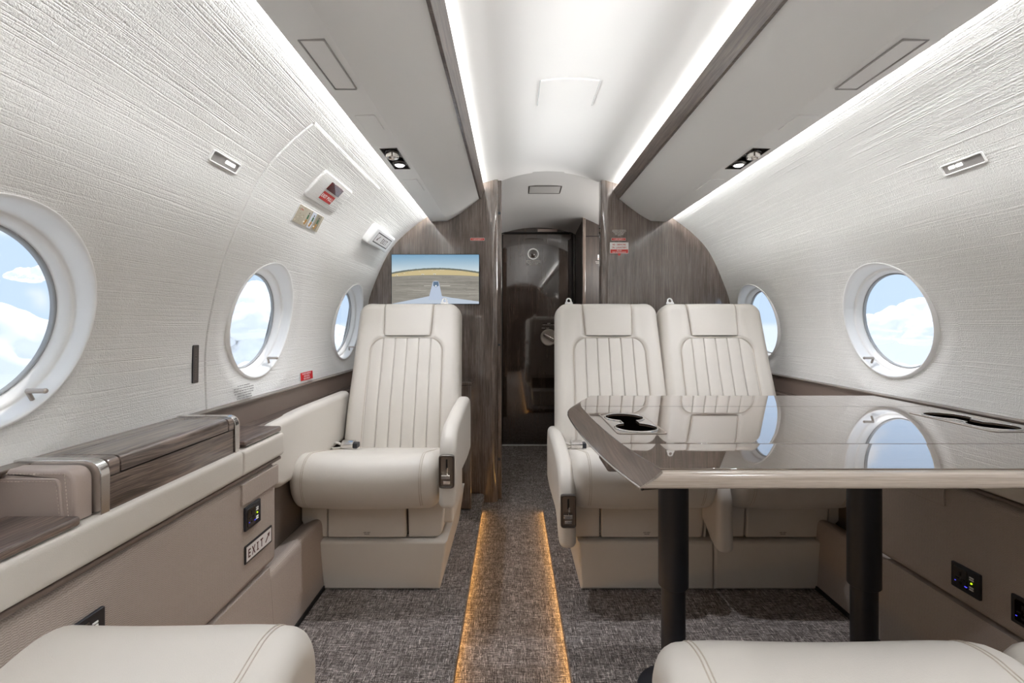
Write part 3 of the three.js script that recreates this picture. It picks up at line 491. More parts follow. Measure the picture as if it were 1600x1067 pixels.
// ------------------------------------------------------------------ seats
const TILT = 15 * Math.PI / 180, BL = 0.665, RC = 0.052;
const hwAt = (v) => mix(0.2375, 0.222, v / BL);
const lumbar = (v) => 0.010 * Math.sin(Math.PI * clamp(v / 0.36)) - 0.012 * sst(0.30, 0.66, v);
const sdRR = (x, v, w, v1, r) => { const qx = Math.abs(x) - (w - r), qv = v - (v1 - r); return qx > 0 && qv > 0 ? r - Math.hypot(qx, qv) : Math.min(w - Math.abs(x), v1 - v); };
const rnd = (e, r) => { const t = 1 - clamp(e / r); return r * (Math.sqrt(Math.max(0, 1 - t * t)) - 1); };
const INS_W = 0.153, INS_TOP = 0.502, INS_R = 0.058;
const placeBack = (g) => g.rotateX(-TILT).translate(0, 0.36, -0.075);
function backFrontH(x, v) {
  const e = sdRR(x, v, hwAt(v), BL, RC), d1 = sdRR(x, v, INS_W, INS_TOP, INS_R), d2 = v > 0.508 ? Math.min(sdRR(x, v, 0.1045, 9, 0.01), v - 0.512) : -1;
  const roll = 0.004 * Math.sin(Math.PI * clamp((hwAt(v) - Math.abs(x)) / 0.085));
  return rnd(e, 0.036) + lumbar(v) + roll - 0.009 * sst(-0.016, 0.008, Math.max(d1, d2));
}
const backrestGeo = (() => {
  const cl = (t) => Math.sin((t - 0.5) * Math.PI) * 0.5 + 0.5;
  const at = (u, v) => { const vv = BL * Math.pow(v, 1), r = Math.max(0, vv - (BL - RC)), hw = hwAt(vv) - (RC - Math.sqrt(Math.max(0, RC * RC - r * r))); return [(cl(u) * 2 - 1) * hw, vv]; };
  const vs = (v) => v < 0.9 ? v : v; // uniform is fine: the top edge gets its own rows below
  const rows = (t) => t < 0.75 ? t / 0.75 * 0.9 : 0.9 + 0.1 * Math.sin((t - 0.75) / 0.25 * Math.PI / 2);
  const front = grid(110, 170, (u, t) => { const [x, v] = at(u, rows(vs(t))); return { p: [x, v, backFrontH(x, v)], uv: [x, v] }; });
  const back = grid(40, 50, (u, t) => { const [x, v] = at(u, rows(t)); return { p: [x, v, -0.115 + 0.02 * (1 - clamp(sdRR(x, v, hwAt(v), BL, RC) / 0.03)) ** 2], uv: [x, v] }; }, true);
  const loop = []; for (let t = 0; t <= 80; t++) loop.push(at(0, rows(t / 80))); for (let t = 1; t <= 30; t++) loop.push(at(t / 30, 1)); for (let t = 79; t >= 0; t--) loop.push(at(1, rows(t / 80)));
  const side = grid(loop.length - 1, 3, (u, w, i, j) => { const [x, v] = loop[i], k = [0, 0.3, 0.7, 1][j]; const a = backFrontH(x, v), b = -0.095, puff = 0.004 * Math.sin(Math.PI * k), n = x > 0 ? 1 : -1; return { p: [x + (Math.abs(x) > 0.17 ? n * puff : 0), v, mix(a, b, k)], uv: [v + x, k * 0.1] }; }, true);
  return placeBack(merge([front, back, side]));
})();
function padGeo(x0, x1, top, bottom, h, rr, dome, n = 14, m = 90) {   // one upholstered strip between two seams
  return placeBack(grid(n, m, (u, t) => {
    const s = Math.sin((u - 0.5) * Math.PI) * 0.5 + 0.5, x = mix(x0(0), x1(0), s), vt = top(x), v0 = bottom, tt = t < 0.9 ? t / 0.9 * 0.96 : 0.96 + 0.04 * Math.sin((t - 0.9) / 0.1 * Math.PI / 2), v = mix(v0, vt, tt), xa = mix(x0(v), x1(v), s);
    const e = Math.min(xa - x0(v), x1(v) - xa, vt - v, v - v0 + 0.004);
    return { p: [xa, v, h(xa, v) + rnd(Math.max(0, e), rr) + dome * Math.sin(Math.PI * s)], uv: [xa, v] };
  }));
}
const channels = Array.from({ length: 6 }, (_, i) => {
  const a = -INS_W + 2 * INS_W / 6 * i, b = a + 2 * INS_W / 6, g = 0.0006;
  const top = (x) => { const q = Math.abs(x) - (INS_W - INS_R); return INS_TOP - (q > 0 ? INS_R - Math.sqrt(Math.max(1e-6, INS_R * INS_R - q * q)) : 0); };
  const taper = (x) => (v) => x * (1 + 0.03 * (1 - v / INS_TOP));
  return padGeo(taper(a + g), taper(b - g), top, 0, (x, v) => lumbar(v) - 0.0035, 0.0045, 0.0024);
});
const headrestGeo = padGeo((v) => -mix(0.099, 0.107, (v - 0.512) / 0.153), (v) => mix(0.099, 0.107, (v - 0.512) / 0.153), () => BL - 0.0018, 0.5125, (x, v) => lumbar(v) + rnd(Math.max(0, BL + 0.002 - v), 0.036) + 0.001 + 0.004 * Math.sin(Math.PI * clamp((v - 0.512) / 0.153)), 0.008, 0.003, 40, 60);
const backPiping = (() => {
  const pts = []; const P = (x, v, o = 0) => pts.push([x, v, Math.max(backFrontH(x, v), -0.02) + 0.004 + o]);
  for (let i = 0; i <= 20; i++) P(-INS_W * (1 + 0.03 * (1 - i / 20)) - 0.0015, (INS_TOP - INS_R) * i / 20);
  for (let i = 1; i <= 8; i++) { const a = i / 8 * Math.PI / 2; P(-(INS_W - INS_R) - Math.cos(a) * (INS_R + 0.0015), INS_TOP - INS_R + Math.sin(a) * (INS_R + 0.0015)); }
  const n = pts.length; for (let i = n - 1; i >= 0; i--) { const [x, v, h] = pts[i]; pts.push([-x, v, h]); }
  const hp = []; for (let i = 0; i <= 10; i++) { const v = BL - 0.004 - i / 10 * 0.135; hp.push([-mix(0.0995, 0.1075, (v - 0.512) / 0.153) - 0.001, v, backFrontH(0.12, v) + 0.000]); }
  hp.push([-0.092, 0.5118, backFrontH(0.12, 0.52) - 0.003]); const k = hp.length; for (let i = k - 1; i >= 0; i--) { const [x, v, h] = hp[i]; hp.push([-x, v, h]); }
  return placeBack(merge([tube(pts, 0.0012, 160, 6), tube(hp, 0.0012, 90, 6)]));
})();
const CUSH = smooth([[-0.14, 0.30], [0.05, 0.283], [0.22, 0.287], [0.285, 0.300], [0.325, 0.350], [0.335, 0.405], [0.312, 0.452], [0.262, 0.469], [0.18, 0.456], [0.05, 0.425], [-0.08, 0.398], [-0.14, 0.392]], 80, true);
const crown = (k, z) => 0.004 - 0.011 * k * k * sst(-0.02, 0.2, z) - 0.007 * Math.pow(1 - k, 4) * sst(0.05, 0.25, z);
const cushionCache = new Map();
function cushionGeo(w) {
  if (cushionCache.has(w)) return cushionCache.get(w);
  const g = slab(CUSH, w, 0.034, { seg: 8, steps: 18, crease: 1.2 }).rotateY(-Math.PI / 2), p = g.attributes.position;
  for (let i = 0; i < p.count; i++) { const k = 1 - Math.min(1, (p.getX(i) / (w / 2)) ** 2), y = p.getY(i), z = p.getZ(i); if (y > 0.37) p.setY(i, y + crown(k, z)); if (z > 0.24) p.setZ(i, z + 0.004 * k - 0.012 * (1 - k)); }
  boxUV(g); cushionCache.set(w, g); return g;
}
function seamGeo(w) { const q = []; for (const s of [-1, 1]) for (const o of [0, 0.006]) { const x = s * (w / 2 - 0.048 - o), k = 1 - Math.min(1, (x / (w / 2)) ** 2), pts = CUSH.filter(([z, y]) => z > -0.05 && (y > 0.36 || z > 0.30)).map(([z, y]) => [x, y + (y > 0.37 ? crown(k, z) : 0), z + (z > 0.24 ? 0.004 * k - 0.012 * (1 - k) : 0)]).sort((a, b) => (a[2] - a[1] * 0.0) - b[2]); const ord = CUSH.map((c, i) => i).filter((i) => { const [z, y] = CUSH[i]; return z > -0.05 && (y > 0.36 || z > 0.295); }); const path = ord.map((i) => { const [z, y] = CUSH[i]; return [x, y + (y > 0.37 ? crown(k, z) : 0), z + (z > 0.24 ? 0.004 * k - 0.012 * (1 - k) : 0)]; }); q.push(tube(path, 0.0011, 70, 5)); } return merge(q); }
const ARM = roundPoly([[0.335, 0.312], [0.328, 0.505], [0.265, 0.566], [0.03, 0.590], [-0.20, 0.597], [-0.235, 0.52], [-0.225, 0.36], [-0.10, 0.352], [0.20, 0.372], [0.275, 0.318]], [0.022, 0.05, 0.09, 0.06, 0.035, 0.04, 0.03, 0.05, 0.05, 0.03], 8);
const armGeo = xSlab(ARM, 0.054, 0.021, { seg: 7, crease: 0.9 });
const ARM_WALL = roundPoly([[0.455, 0.44], [0.475, 0.50], [0.46, 0.604], [0.2, 0.615], [-0.22, 0.615], [-0.22, 0.42], [0.2, 0.40], [0.40, 0.40]], [0.03, 0.03, 0.04, 0.05, 0.02, 0.02, 0.03, 0.04], 8);
const armWallGeo = xSlab(ARM_WALL, 0.052, 0.020, { seg: 7, crease: 0.9 });
const latchRing = slab(rectPts(-0.0245, -0.052, 0.0245, 0.052, 0.010), 0.014, 0.0022, { holes: [rectPts(-0.0192, -0.0465, 0.0192, 0.0465, 0.007).reverse()] });
const latchBed = slab(rectPts(-0.020, -0.0485, 0.020, 0.0485, 0.007), 0.006, 0.0008);
function addLatch(parent, x, y, z) {
  const l = part('latch_plate', latchRing.clone().translate(x, y, z + 0.001), M.gun, parent);
  part('latch_bed', latchBed.clone().translate(x, y, z - 0.001), M.plate, l);
  part('latch_slot', box(0.0055, 0.032, 0.003, 0.001, x, y + 0.022, z + 0.0018), M.gap, l);
  part('lever', merge([xSlab(roundPoly([[0, -0.009], [0.016, -0.008], [0.018, 0.005], [0, 0.010]], 0.003), 0.028, 0.002).translate(x - 0.002, y - 0.013, z), box(0.005, 0.016, 0.008, 0.001, x + 0.003, y + 0.004, z + 0.003)]), M.chrome, l);
  part('lower_button', box(0.024, 0.012, 0.005, 0.002, x, y - 0.036, z + 0.001), M.chrome, l);
}
const hookGeo = (() => { const r = new THREE.TorusGeometry(0.010, 0.0028, 8, 24).translate(0, 0.012, 0); return merge([r, box(0.034, 0.006, 0.008, 0.002, 0, -0.001, 0), tube([[-0.015, 0.0, 0], [-0.010, 0.010, 0], [-0.004, 0.022, 0]], 0.0026, 8, 6), tube([[0.015, 0.0, 0], [0.010, 0.010, 0], [0.004, 0.022, 0]], 0.0026, 8, 6)]); })();
const vestInk = inkMat(print(256, 96, (c, W, H) => lines(c, W, H, ['LIFE VEST', 'INSIDE'], '#2a2420', 40, 42)));
function makeSeat(label, o) {
  const t = thing('passenger_seat', label, 'seat', 'cream leather cabin seats', o.pos, o.turn ?? 0);
  // pedestal
  const [b0, b1, t0, t1] = o.base;
  part('pedestal', slab([[b0, 0.0], [b1, 0.0], [t1, 0.163], [t0, 0.163]], 0.60, 0.010, { seg: 4, crease: 0.5 }).translate(0, 0.001, -0.075), M.creamDim, t);
  // three panels of the skirt
  const sk = o.skirt, zf = 0.205;
  sk.forEach((p, i) => part('skirt_panel', slab(p, 0.36, 0.006, { seg: 3, crease: 0.6 }).translate(0, 0, zf - 0.18 + (i === 1 ? 0.0 : -0.004)), M.creamDim, t));
  if (o.skirtCore) part('skirt_core', box(o.skirtCore[1] - o.skirtCore[0], 0.12, 0.34, 0.01, (o.skirtCore[0] + o.skirtCore[1]) / 2, 0.225, zf - 0.20), M.gap, t);
  if (o.vestX !== undefined) part('vest_lettering', new THREE.PlaneGeometry(0.034, 0.013).translate(o.vestX, 0.184, zf + 0.0008), vestInk, t);
  const [cc, cw] = o.cushion;
  part('seat_cushion', cushionGeo(cw).clone().translate(cc, 0, 0), M.cream, t);
  part('cushion_seam', seamGeo(cw).translate(cc, 0, 0), M.piping, t);
  const back = part('backrest', backrestGeo, M.cream, t);
  for (const c of channels) part('back_channel', c, M.cream, back);
  part('headrest', headrestGeo, M.cream, back);
  part('back_piping', backPiping, M.piping, back);
  if (o.hook !== undefined) part('coat_hook', placeBack(hookGeo.clone().translate(o.hook, BL, -0.03)), M.white, back);
  for (const a of o.arms ?? []) {
    if (a.wall) { part('armrest', armWallGeo.clone().translate(a.x, 0, 0), M.cream, t); continue; }
    const arm = part('armrest', armGeo.clone().translate(a.x, -a.drop, 0), M.cream, t);
    if (a.latch) addLatch(arm, a.x - 0.0, 0.437 - a.drop, 0.3345);
  }
  if (o.cover) part('side_cover', box(0.05, 0.165, 0.30, 0.012, o.cover, 0.285, 0.02), M.creamDim, t);
  if (o.buckle !== undefined) {
    const x = o.buckle, y = 0.420, z = -0.018;
    const bk = part('belt_buckle', merge([xSlab(roundPoly([[-0.026, -0.008], [0.026, -0.010], [0.024, 0.010], [0.0, 0.018], [-0.024, 0.013]], 0.008), 0.046, 0.003).translate(x, y + 0.012, z)]), M.satin, t);
    part('belt_tongue', box(0.018, 0.02, 0.034, 0.003, x + 0.030, y + 0.010, z), M.black, bk);
    part('belt_webbing', merge([tube([[x - 0.065, y + 0.006, z - 0.02], [x - 0.045, y + 0.018, z], [x - 0.02, y + 0.010, z + 0.004]], 0.005, 16, 6), tube([[x - 0.065, y - 0.002, z], [x - 0.045, y + 0.001, z + 0.016], [x - 0.02, y + 0.004, z + 0.012]], 0.004, 16, 6)]), M.creamDim, bk);
  }
  return t;
}
const ZS = -1.83;
const rr = (p, r = 0.008) => roundPoly(p, r, 4);
makeSeat('single cream leather seat on the left of the aisle in front of the screen', {
  pos: [-0.455, 0.05, ZS], cover: 0.222, base: [-0.187, 0.208, -0.207, 0.232], cushion: [-0.028, 0.478], hook: 0.152, buckle: -0.185, vestX: -0.045,
  skirt: [[[-0.272, 0.31], [-0.184, 0.31], [-0.184, 0.168], [-0.205, 0.170], [-0.218, 0.188], [-0.262, 0.206], [-0.272, 0.225]], rr([[-0.180, 0.31], [0.086, 0.31], [0.090, 0.168], [-0.180, 0.168]]), rr([[0.093, 0.31], [0.222, 0.31], [0.212, 0.168], [0.097, 0.168]], [0, 0, 0.03, 0.003])], skirtCore: [-0.20, 0.19],
  arms: [{ x: 0.247, drop: 0, latch: true }, { x: -0.273, wall: true }],
});
makeSeat('cream leather aisle seat of the right-hand pair, partly behind the table', {
  pos: [0.415, 0.05, ZS], base: [-0.183, 0.268, -0.193, 0.268], cushion: [0.016, 0.468], hook: -0.165, buckle: -0.168, vestX: 0.045,
  skirt: [rr([[-0.205, 0.31], [-0.115, 0.31], [-0.115, 0.168], [-0.203, 0.168]]), rr([[-0.111, 0.31], [0.250, 0.31], [0.236, 0.168], [-0.111, 0.168]], [0, 0, 0.012, 0.008]), rr([[0.253, 0.31], [0.262, 0.31], [0.250, 0.168], [0.242, 0.168]], 0.002)], skirtCore: [-0.19, 0.23],
  arms: [{ x: -0.2395, drop: 0.125, latch: true }, { x: 0.262, drop: 0.14, latch: false }],
});
makeSeat('cream leather window seat of the right-hand pair, behind the table', {
  pos: [0.875, 0.05, ZS], base: [-0.190, 0.163, -0.190, 0.190], cushion: [0.045, 0.40], hook: -0.175, vestX: 0.052,
  skirt: [rr([[-0.17, 0.31], [-0.073, 0.31], [-0.078, 0.168], [-0.17, 0.168]]), rr([[-0.069, 0.31], [0.218, 0.31], [0.200, 0.168], [-0.074, 0.168]], [0, 0, 0.01, 0.008]), [[0.222, 0.31], [0.285, 0.31], [0.285, 0.235], [0.25, 0.225], [0.222, 0.198], [0.205, 0.169]]], skirtCore: [-0.16, 0.19],
});
const skirtNear = [rr([[-0.2, 0.31], [-0.13, 0.31], [-0.13, 0.168], [-0.2, 0.168]]), rr([[-0.126, 0.31], [0.126, 0.31], [0.126, 0.168], [-0.126, 0.168]]), rr([[0.13, 0.31], [0.2, 0.31], [0.2, 0.168], [0.13, 0.168]])];
makeSeat('near cream leather seat cushion at the bottom left, facing away', { pos: [-0.528, 0.05, -0.398], turn: Math.PI, base: [-0.2, 0.2, -0.21, 0.21], cushion: [0.026, 0.53], skirt: skirtNear, skirtCore: [-0.18, 0.18] });
makeSeat('near cream leather seat cushion under the table edge at the bottom right', { pos: [0.432, 0.05, -0.362], turn: Math.PI, base: [-0.2, 0.2, -0.21, 0.21], cushion: [0, 0.478], skirt: skirtNear, skirtCore: [-0.18, 0.18] });
makeSeat('near cream leather window seat just showing in the bottom right corner', { pos: [0.905, 0.05, -0.362], turn: Math.PI, base: [-0.2, 0.16, -0.21, 0.16], cushion: [0.015, 0.42], skirt: skirtNear, skirtCore: [-0.18, 0.15] });

// ------------------------------------------------------------------ table
{
  const brushedWood = veneer(44, [172, 158, 144], [212, 199, 186], 512, 256, [0.8, 0.1], 0.7, 0);
  const t = thing('dining_table', 'glossy greige wood dining table on two black pedestal columns at the right', 'table');
  const TY = 0.73, TH = 0.024, edge = [[0.240, 1.467], [0.199, 1.362], [0.187, 1.302], [0.183, 1.24], [0.185, 1.1], [0.195, 0.93], [0.210, 0.80], [0.226, 0.712]];
  const ec = new THREE.SplineCurve(V2(edge)), ep = ec.getSpacedPoints(60).map((p) => [p.x, p.y]), xAt = (d) => { for (let i = 1; i < ep.length; i++) if (ep[i][1] <= d) { const a = ep[i - 1], b = ep[i]; return mix(a[0], b[0], clamp((d - a[1]) / (b[1] - a[1]))); } return ep[ep.length - 1][0]; };
  const XR = 1.118, leaf = (d0, d1, holes = []) => { const pts = []; const n = 14; for (let i = 0; i <= n; i++) { const d = mix(d1, d0, i / n); pts.push([xAt(d), -d]); } pts.push([XR, -d0], [XR, -d1]); return ySlab(pts, TH, 0.0012, { holes }).translate(0, TY - TH / 2, 0); };
  // twin cup holders
  const eight = (r, w, cz = 0.054) => { const p = [], a0 = Math.asin(w / r); for (let i = 0; i <= 30; i++) { const a = Math.PI / 2 - a0 - (2 * Math.PI - 2 * a0) * i / 30 + 0; p.push([Math.cos(a + 0) * r, Math.sin(a) * r]); } 
    const up = []; for (let i = 0; i <= 36; i++) { const a = -Math.PI / 2 + a0 + (2 * Math.PI - 2 * a0) * i / 36; up.push([Math.cos(a) * r, Math.sin(a) * r + cz]); } const dn = up.map(([x, y]) => [-x, -y]); return [...up, ...dn]; };
  const cups = [[0.262, 1.059], [1.035, 1.075]];
  const plate = (cx, cd) => rectPts(cx - 0.0515, -cd - 0.1075, cx + 0.0515, -cd + 0.1075, 0.012);
  { const g = leaf(0.7185, 0.8735), p = g.attributes.position, n = g.attributes.normal; for (let i = 0; i < p.count; i++) { p.setY(i, p.getY(i) + 0.011 * (p.getZ(i) + 0.8735)); if (Math.abs(n.getY(i)) > 0.9) n.setXYZ(i, 0, n.getY(i) * 0.99994, -0.011 * Math.sign(n.getY(i))); } part('table_leaf', g, M.table, t); }
  part('table_leaf', leaf(0.8755, 1.271, cups.map(([x, d]) => plate(x, d).map(([a, b]) => [mix(x, a, 0.985), mix(-d, b, 0.985)]).reverse())), M.table, t);
  part('table_leaf', leaf(1.273, 1.467), M.table, t);
  // sloping band along the free end, and its thin metal foot
  const band = grid(60, 3, (u, v, i, j) => { const [x, d] = ep[i]; const q = [[0, TY - 0.0004], [-0.034, TY - 0.0225], [-0.034, TY - 0.027], [0.03, TY - 0.027]][j]; const a = ep[Math.max(0, i - 1)], b = ep[Math.min(60, i + 1)], l = Math.hypot(b[0] - a[0], b[1] - a[1]), nx = (b[1] - a[1]) / l, nz = -(b[0] - a[0]) / l; return { p: [x - nx * q[0] * 1, q[1], -(d - nz * q[0] * 1)], uv: [d + x * 0.3, q[0]] }; }, true);
  part('edge_band', boxUV(toCreasedNormals(band, 0.5), 'z'), M.edgeBand, t);
  part('edge_trim', merge([tube(ep.map(([x, d], i) => { const a = ep[Math.max(0, i - 1)], b = ep[Math.min(60, i + 1)], l = Math.hypot(b[0] - a[0], b[1] - a[1]), nx = (b[1] - a[1]) / l, nz = -(b[0] - a[0]) / l; return [x + nx * 0.0335, TY - 0.0255, -(d + nz * 0.0335)]; }), 0.0024, 120, 8)]), M.satin, t);
  const nose = xSlab(roundPoly([[-0.718, TY - 0.0005], [-0.704, TY - 0.0005], [-0.7005, TY - 0.013], [-0.704, TY - 0.0255], [-0.718, TY - 0.0255]], [0, 0.008, 0.012, 0.008, 0], 8), XR - 0.226, 0.0008, { crease: 0.6 }).translate((XR + 0.226) / 2, 0, 0);
  { const q = nose.attributes.position; for (let i = 0; i < q.count; i++) if (q.getX(i) < 0.3) q.setX(i, q.getX(i) - clamp((TY - q.getY(i)) / 0.0235) * 0.036); }   // mitred to the sloping band
  part('bullnose', nose, phy({ map: brushedWood, roughness: 0.26, clearcoat: 1, clearcoatRoughness: 0.15 }), t);
  for (const [x, d] of cups) {
    const f = eight(0.0425, 0.017).map(([a, b]) => [x + a, -d + b]), o = eight(0.046, 0.0205).map(([a, b]) => [x + a, -d + b]);
    const pf = plate(x, d); part('cup_frame', ySlab(pf, 0.005, 0.001, { holes: [pf.map(([a, b]) => [mix(x, a, 0.93), mix(-d, b, 0.965)]).reverse()] }).translate(0, TY - 0.0008, 0), M.pewter, t);
    const c = part('cup_holder', ySlab(pf, 0.004, 0.0008, { holes: [f.slice().reverse()] }).translate(0, TY - 0.0007, 0), M.table, t);
    part('cup_rim', ySlab(o, 0.005, 0.0015, { holes: [f.slice().reverse()], crease: 0.7 }).translate(0, TY + 0.0012, 0), M.satin, c);
    part('cup_well', merge([ySlab(o, 0.055, 0, { holes: [f.slice().reverse()] }).translate(0, TY - 0.030, 0), ySlab(o, 0.004, 0).translate(0, TY - 0.058, 0)]), M.smoked, c);
  }
  part('release_handle', boxUV(new RoundedBoxGeometry(0.05, 0.018, 0.085, 3, 0.006).translate(0.196, TY - 0.039, -0.90)), M.bulkH, t);
  for (const x of [0.39, 0.853]) {
    const y0 = 0.05, leg = part('pedestal_leg', new THREE.LatheGeometry(V2([[0.0335, 0.318], [0.0352, 0.320], [0.0352, TY - 0.045], [0.033, TY - 0.043], [0, TY - 0.043]]), 48).translate(x, 0, -1.15), M.black, t);
    part('inner_column', new THREE.LatheGeometry(V2([[0, y0 + 0.02], [0.0285, y0 + 0.02], [0.0285, 0.40], [0, 0.40]]), 48).translate(x, 0, -1.15), M.black, leg);
    part('floor_flange', new THREE.LatheGeometry(V2([[0.0286, y0 + 0.03], [0.04, y0 + 0.022], [0.08, y0 + 0.018], [0.085, y0 + 0.012], [0.085, y0 + 0.0005], [0, y0 + 0.0005]]), 48).translate(x, 0, -1.15), M.black, leg);
    part('top_flange', ySlab(rectPts(x - 0.09, -1.24, x + 0.09, -1.06, 0.02), 0.018, 0.003).translate(0, TY - 0.0345, 0), M.black, leg);
  }
}

// ------------------------------------------------------------------ screen on the bulkhead
{
  const t = thing('wall_screen', 'flat wall screen showing an airfield from an aircraft tail, behind the left seat', 'screen', undefined, [-0.411, EYE + 0.241, Z_FRONT]);
  part('housing', slab(rectPts(-0.236, -0.134, 0.236, 0.134, 0.003), 0.012, 0.002).translate(0, 0, 0.0062), M.black, t);
  const pic = print(933, 526, (c, W, H) => {
    const r = rng(404); let g = c.createLinearGradient(0, 0, 0, H * 0.33); g.addColorStop(0, '#7eabcb'); g.addColorStop(1, '#d6e5ec'); c.fillStyle = g; c.fillRect(0, 0, W, H);
    const hy = (x) => H * (0.285 + 0.085 * ((x / W - 0.52) * 2) ** 2);
    c.fillStyle = '#6c7268'; c.beginPath(); c.moveTo(0, H); for (let x = 0; x <= W; x += 3) c.lineTo(x, hy(x) - 4 - r() * 6); c.lineTo(W, H); c.fill();
    c.fillStyle = '#d6c493'; c.beginPath(); c.moveTo(0, H); for (let x = 0; x <= W; x += 6) c.lineTo(x, hy(x) + 9 + r() * 2); c.lineTo(W, H); c.fill();
    for (let i = 0; i < 22; i++) { c.fillStyle = r() < 0.5 ? '#f2efe6' : '#bca877'; const x = r() * W; c.fillRect(x, hy(x) + 8 + r() * 14, 8 + r() * 20, 2 + r() * 3); }
    c.fillStyle = '#938f86'; c.beginPath(); c.moveTo(0, H); for (let x = 0; x <= W; x += 6) c.lineTo(x, H * (0.415 + 0.03 * ((x / W - 0.52) * 2) ** 2)); c.lineTo(W, H); c.fill();
    for (let i = 0; i < 260; i++) { const y = H * (0.44 + 0.55 * r()), x = r() * W, L = 60 + r() * 420; c.strokeStyle = ['rgba(196,192,180,0.35)', 'rgba(112,109,104,0.35)', 'rgba(222,218,204,0.3)'][i % 3]; c.lineWidth = 1 + r() * 4; c.beginPath(); c.moveTo(x, y); c.quadraticCurveTo(x + L / 2, y - 6 + (y / H - 0.5) * 30 * (x / W - 0.5), x + L, y + 4); c.stroke(); }
    c.fillStyle = '#e9e6da'; c.fillRect(W * 0.37, H * 0.633, W * 0.08, 4); c.fillRect(W * 0.56, H * 0.633, W * 0.11, 4);
    for (const [x, y] of [[0.04, 0.415], [0.34, 0.395], [0.475, 0.39]]) { c.fillStyle = '#e8e9ea'; c.fillRect(W * x, H * y, 30, 6); c.fillStyle = '#5a6470'; c.fillRect(W * x + 8, H * y + 4, 10, 4); }
    c.fillStyle = '#c7d3e2'; c.beginPath(); c.moveTo(0, H); c.lineTo(W * 0.28, H * 0.90); c.lineTo(W * 0.5, H * 0.82); c.lineTo(W * 0.7, H * 0.88); c.lineTo(W, H * 0.955); c.lineTo(W, H); c.fill();
    c.fillStyle = '#c2cfe4'; c.beginPath(); c.moveTo(W * 0.42, H * 0.92); c.lineTo(W * 0.472, H * 0.55); c.quadraticCurveTo(W * 0.505, H * 0.52, W * 0.54, H * 0.55); c.lineTo(W * 0.585, H * 0.92); c.fill();
    c.fillStyle = '#5f7891'; c.beginPath(); c.moveTo(W * 0.478, H * 0.55); c.lineTo(W * 0.535, H * 0.55); c.lineTo(W * 0.54, H * 0.63); c.lineTo(W * 0.507, H * 0.665); c.lineTo(W * 0.476, H * 0.63); c.fill();
    c.fillStyle = '#ffffff'; c.beginPath(); c.arc(W * 0.507, H * 0.637, 9, 0, 7); c.fill();
  });
  const m = part('display', new THREE.PlaneGeometry(0.464, 0.261).translate(0, 0, 0.0128), std({ color: 0x050505, emissive: 0xffffff, emissiveMap: pic, emissiveIntensity: 0.52, roughness: 0.25 }), t);
  const l = new THREE.RectAreaLight(0xdfe9f2, 0.35, 0.464, 0.261); l.name = 'screen_glow'; l.position.set(-0.411, EYE + 0.241, Z_FRONT + 0.016); l.lookAt(-0.411, EYE + 0.241, 0); scene.add(l);
}

// ------------------------------------------------------------------ signs, placards and fittings on the walls
function onWall(name, label, cat, side, d, y, lift = 0) { const f = wallFrame(side, d, y), t = thing(name, label, cat); f.m.setPosition(...f.p); f.m.decompose(t.position, t.quaternion, t.scale); t.translateZ(lift); return t; }
function onPlane(name, label, cat, pos, turn) { return thing(name, label, cat, undefined, pos, turn); }
function placard(t, w, h, thick, draw, pw = 512, edge = M.white, o = {}) {
  part('plate', slab(rectPts(-w / 2, -h / 2, w / 2, h / 2, Math.min(0.003, h / 5)), thick, thick * 0.25).translate(0, 0, thick / 2), edge, t);
  part('face', new THREE.PlaneGeometry(w - 0.0012, h - 0.0012).translate(0, 0, thick + 0.0003), signMat(print(pw, Math.round(pw * h / w), draw), o), t);
}
const FACE = { roughness: 0.45 };
const exitDraw = (arrow) => (c, W, H) => { c.fillStyle = '#3a3634'; c.fillRect(0, 0, W, H); c.fillStyle = '#eeebea'; const b = H * 0.09; c.fillRect(b, b, W - 2 * b, H - 2 * b); c.fillStyle = '#4a1712'; c.font = `bold ${H * 0.68}px sans-serif`; c.textBaseline = 'middle'; c.textAlign = 'center'; c.save(); const cx = arrow < 0 ? W * 0.62 : W * 0.36; c.translate(cx, H * 0.53); c.scale(0.86, 1.0); [...'EXIT'].forEach((ch, i) => c.fillText(ch, (i - 1.5) * H * 0.5, 0)); c.restore(); c.strokeStyle = c.fillStyle = '#4a1712'; c.lineWidth = H * 0.10; const ax = arrow < 0 ? W * 0.19 : W * 0.82, k = H * 0.24; c.beginPath(); if (arrow < 0) { c.moveTo(ax + k, H / 2 - k); c.lineTo(ax - k * 0.5, H / 2 + k * 0.5); c.stroke(); c.beginPath(); c.moveTo(ax - k, H / 2 + k); c.lineTo(ax - k * 0.75, H / 2 - k * 0.15); c.lineTo(ax + k * 0.15, H / 2 + k * 0.75); c.fill(); } else { c.moveTo(ax - k, H / 2 + k); c.lineTo(ax + k * 0.5, H / 2 - k * 0.5); c.stroke(); c.beginPath(); c.moveTo(ax + k, H / 2 - k); c.lineTo(ax + k * 0.75, H / 2 + k * 0.15); c.lineTo(ax - k * 0.15, H / 2 - k * 0.75); c.fill(); } };
{ // exit sign in a white housing, upper left wall
  const t = onWall('exit_sign', 'white boxed EXIT sign with a down-left arrow high on the left wall near the bulkhead', 'sign', -1, 2.235, 0.414);
  part('housing', slab(rectPts(-0.150, -0.044, 0.150, 0.044, 0.012), 0.044, 0.010, { seg: 5 }).translate(0, 0, 0.012), M.reveal, t);
  const g = t; part('face', new THREE.PlaneGeometry(0.224, 0.052).translate(0, 0, 0.0346), signMat(print(512, 119, exitDraw(-1))), g);
}
{ const t = onPlane('exit_sign', 'EXIT sign with an up-right arrow low on the left fabric side panel', 'sign', [CX - 0.8515, EYE - 0.566, -1.222], Math.PI / 2); placard(t, 0.128, 0.045, 0.003, exitDraw(1), 512, M.black); }
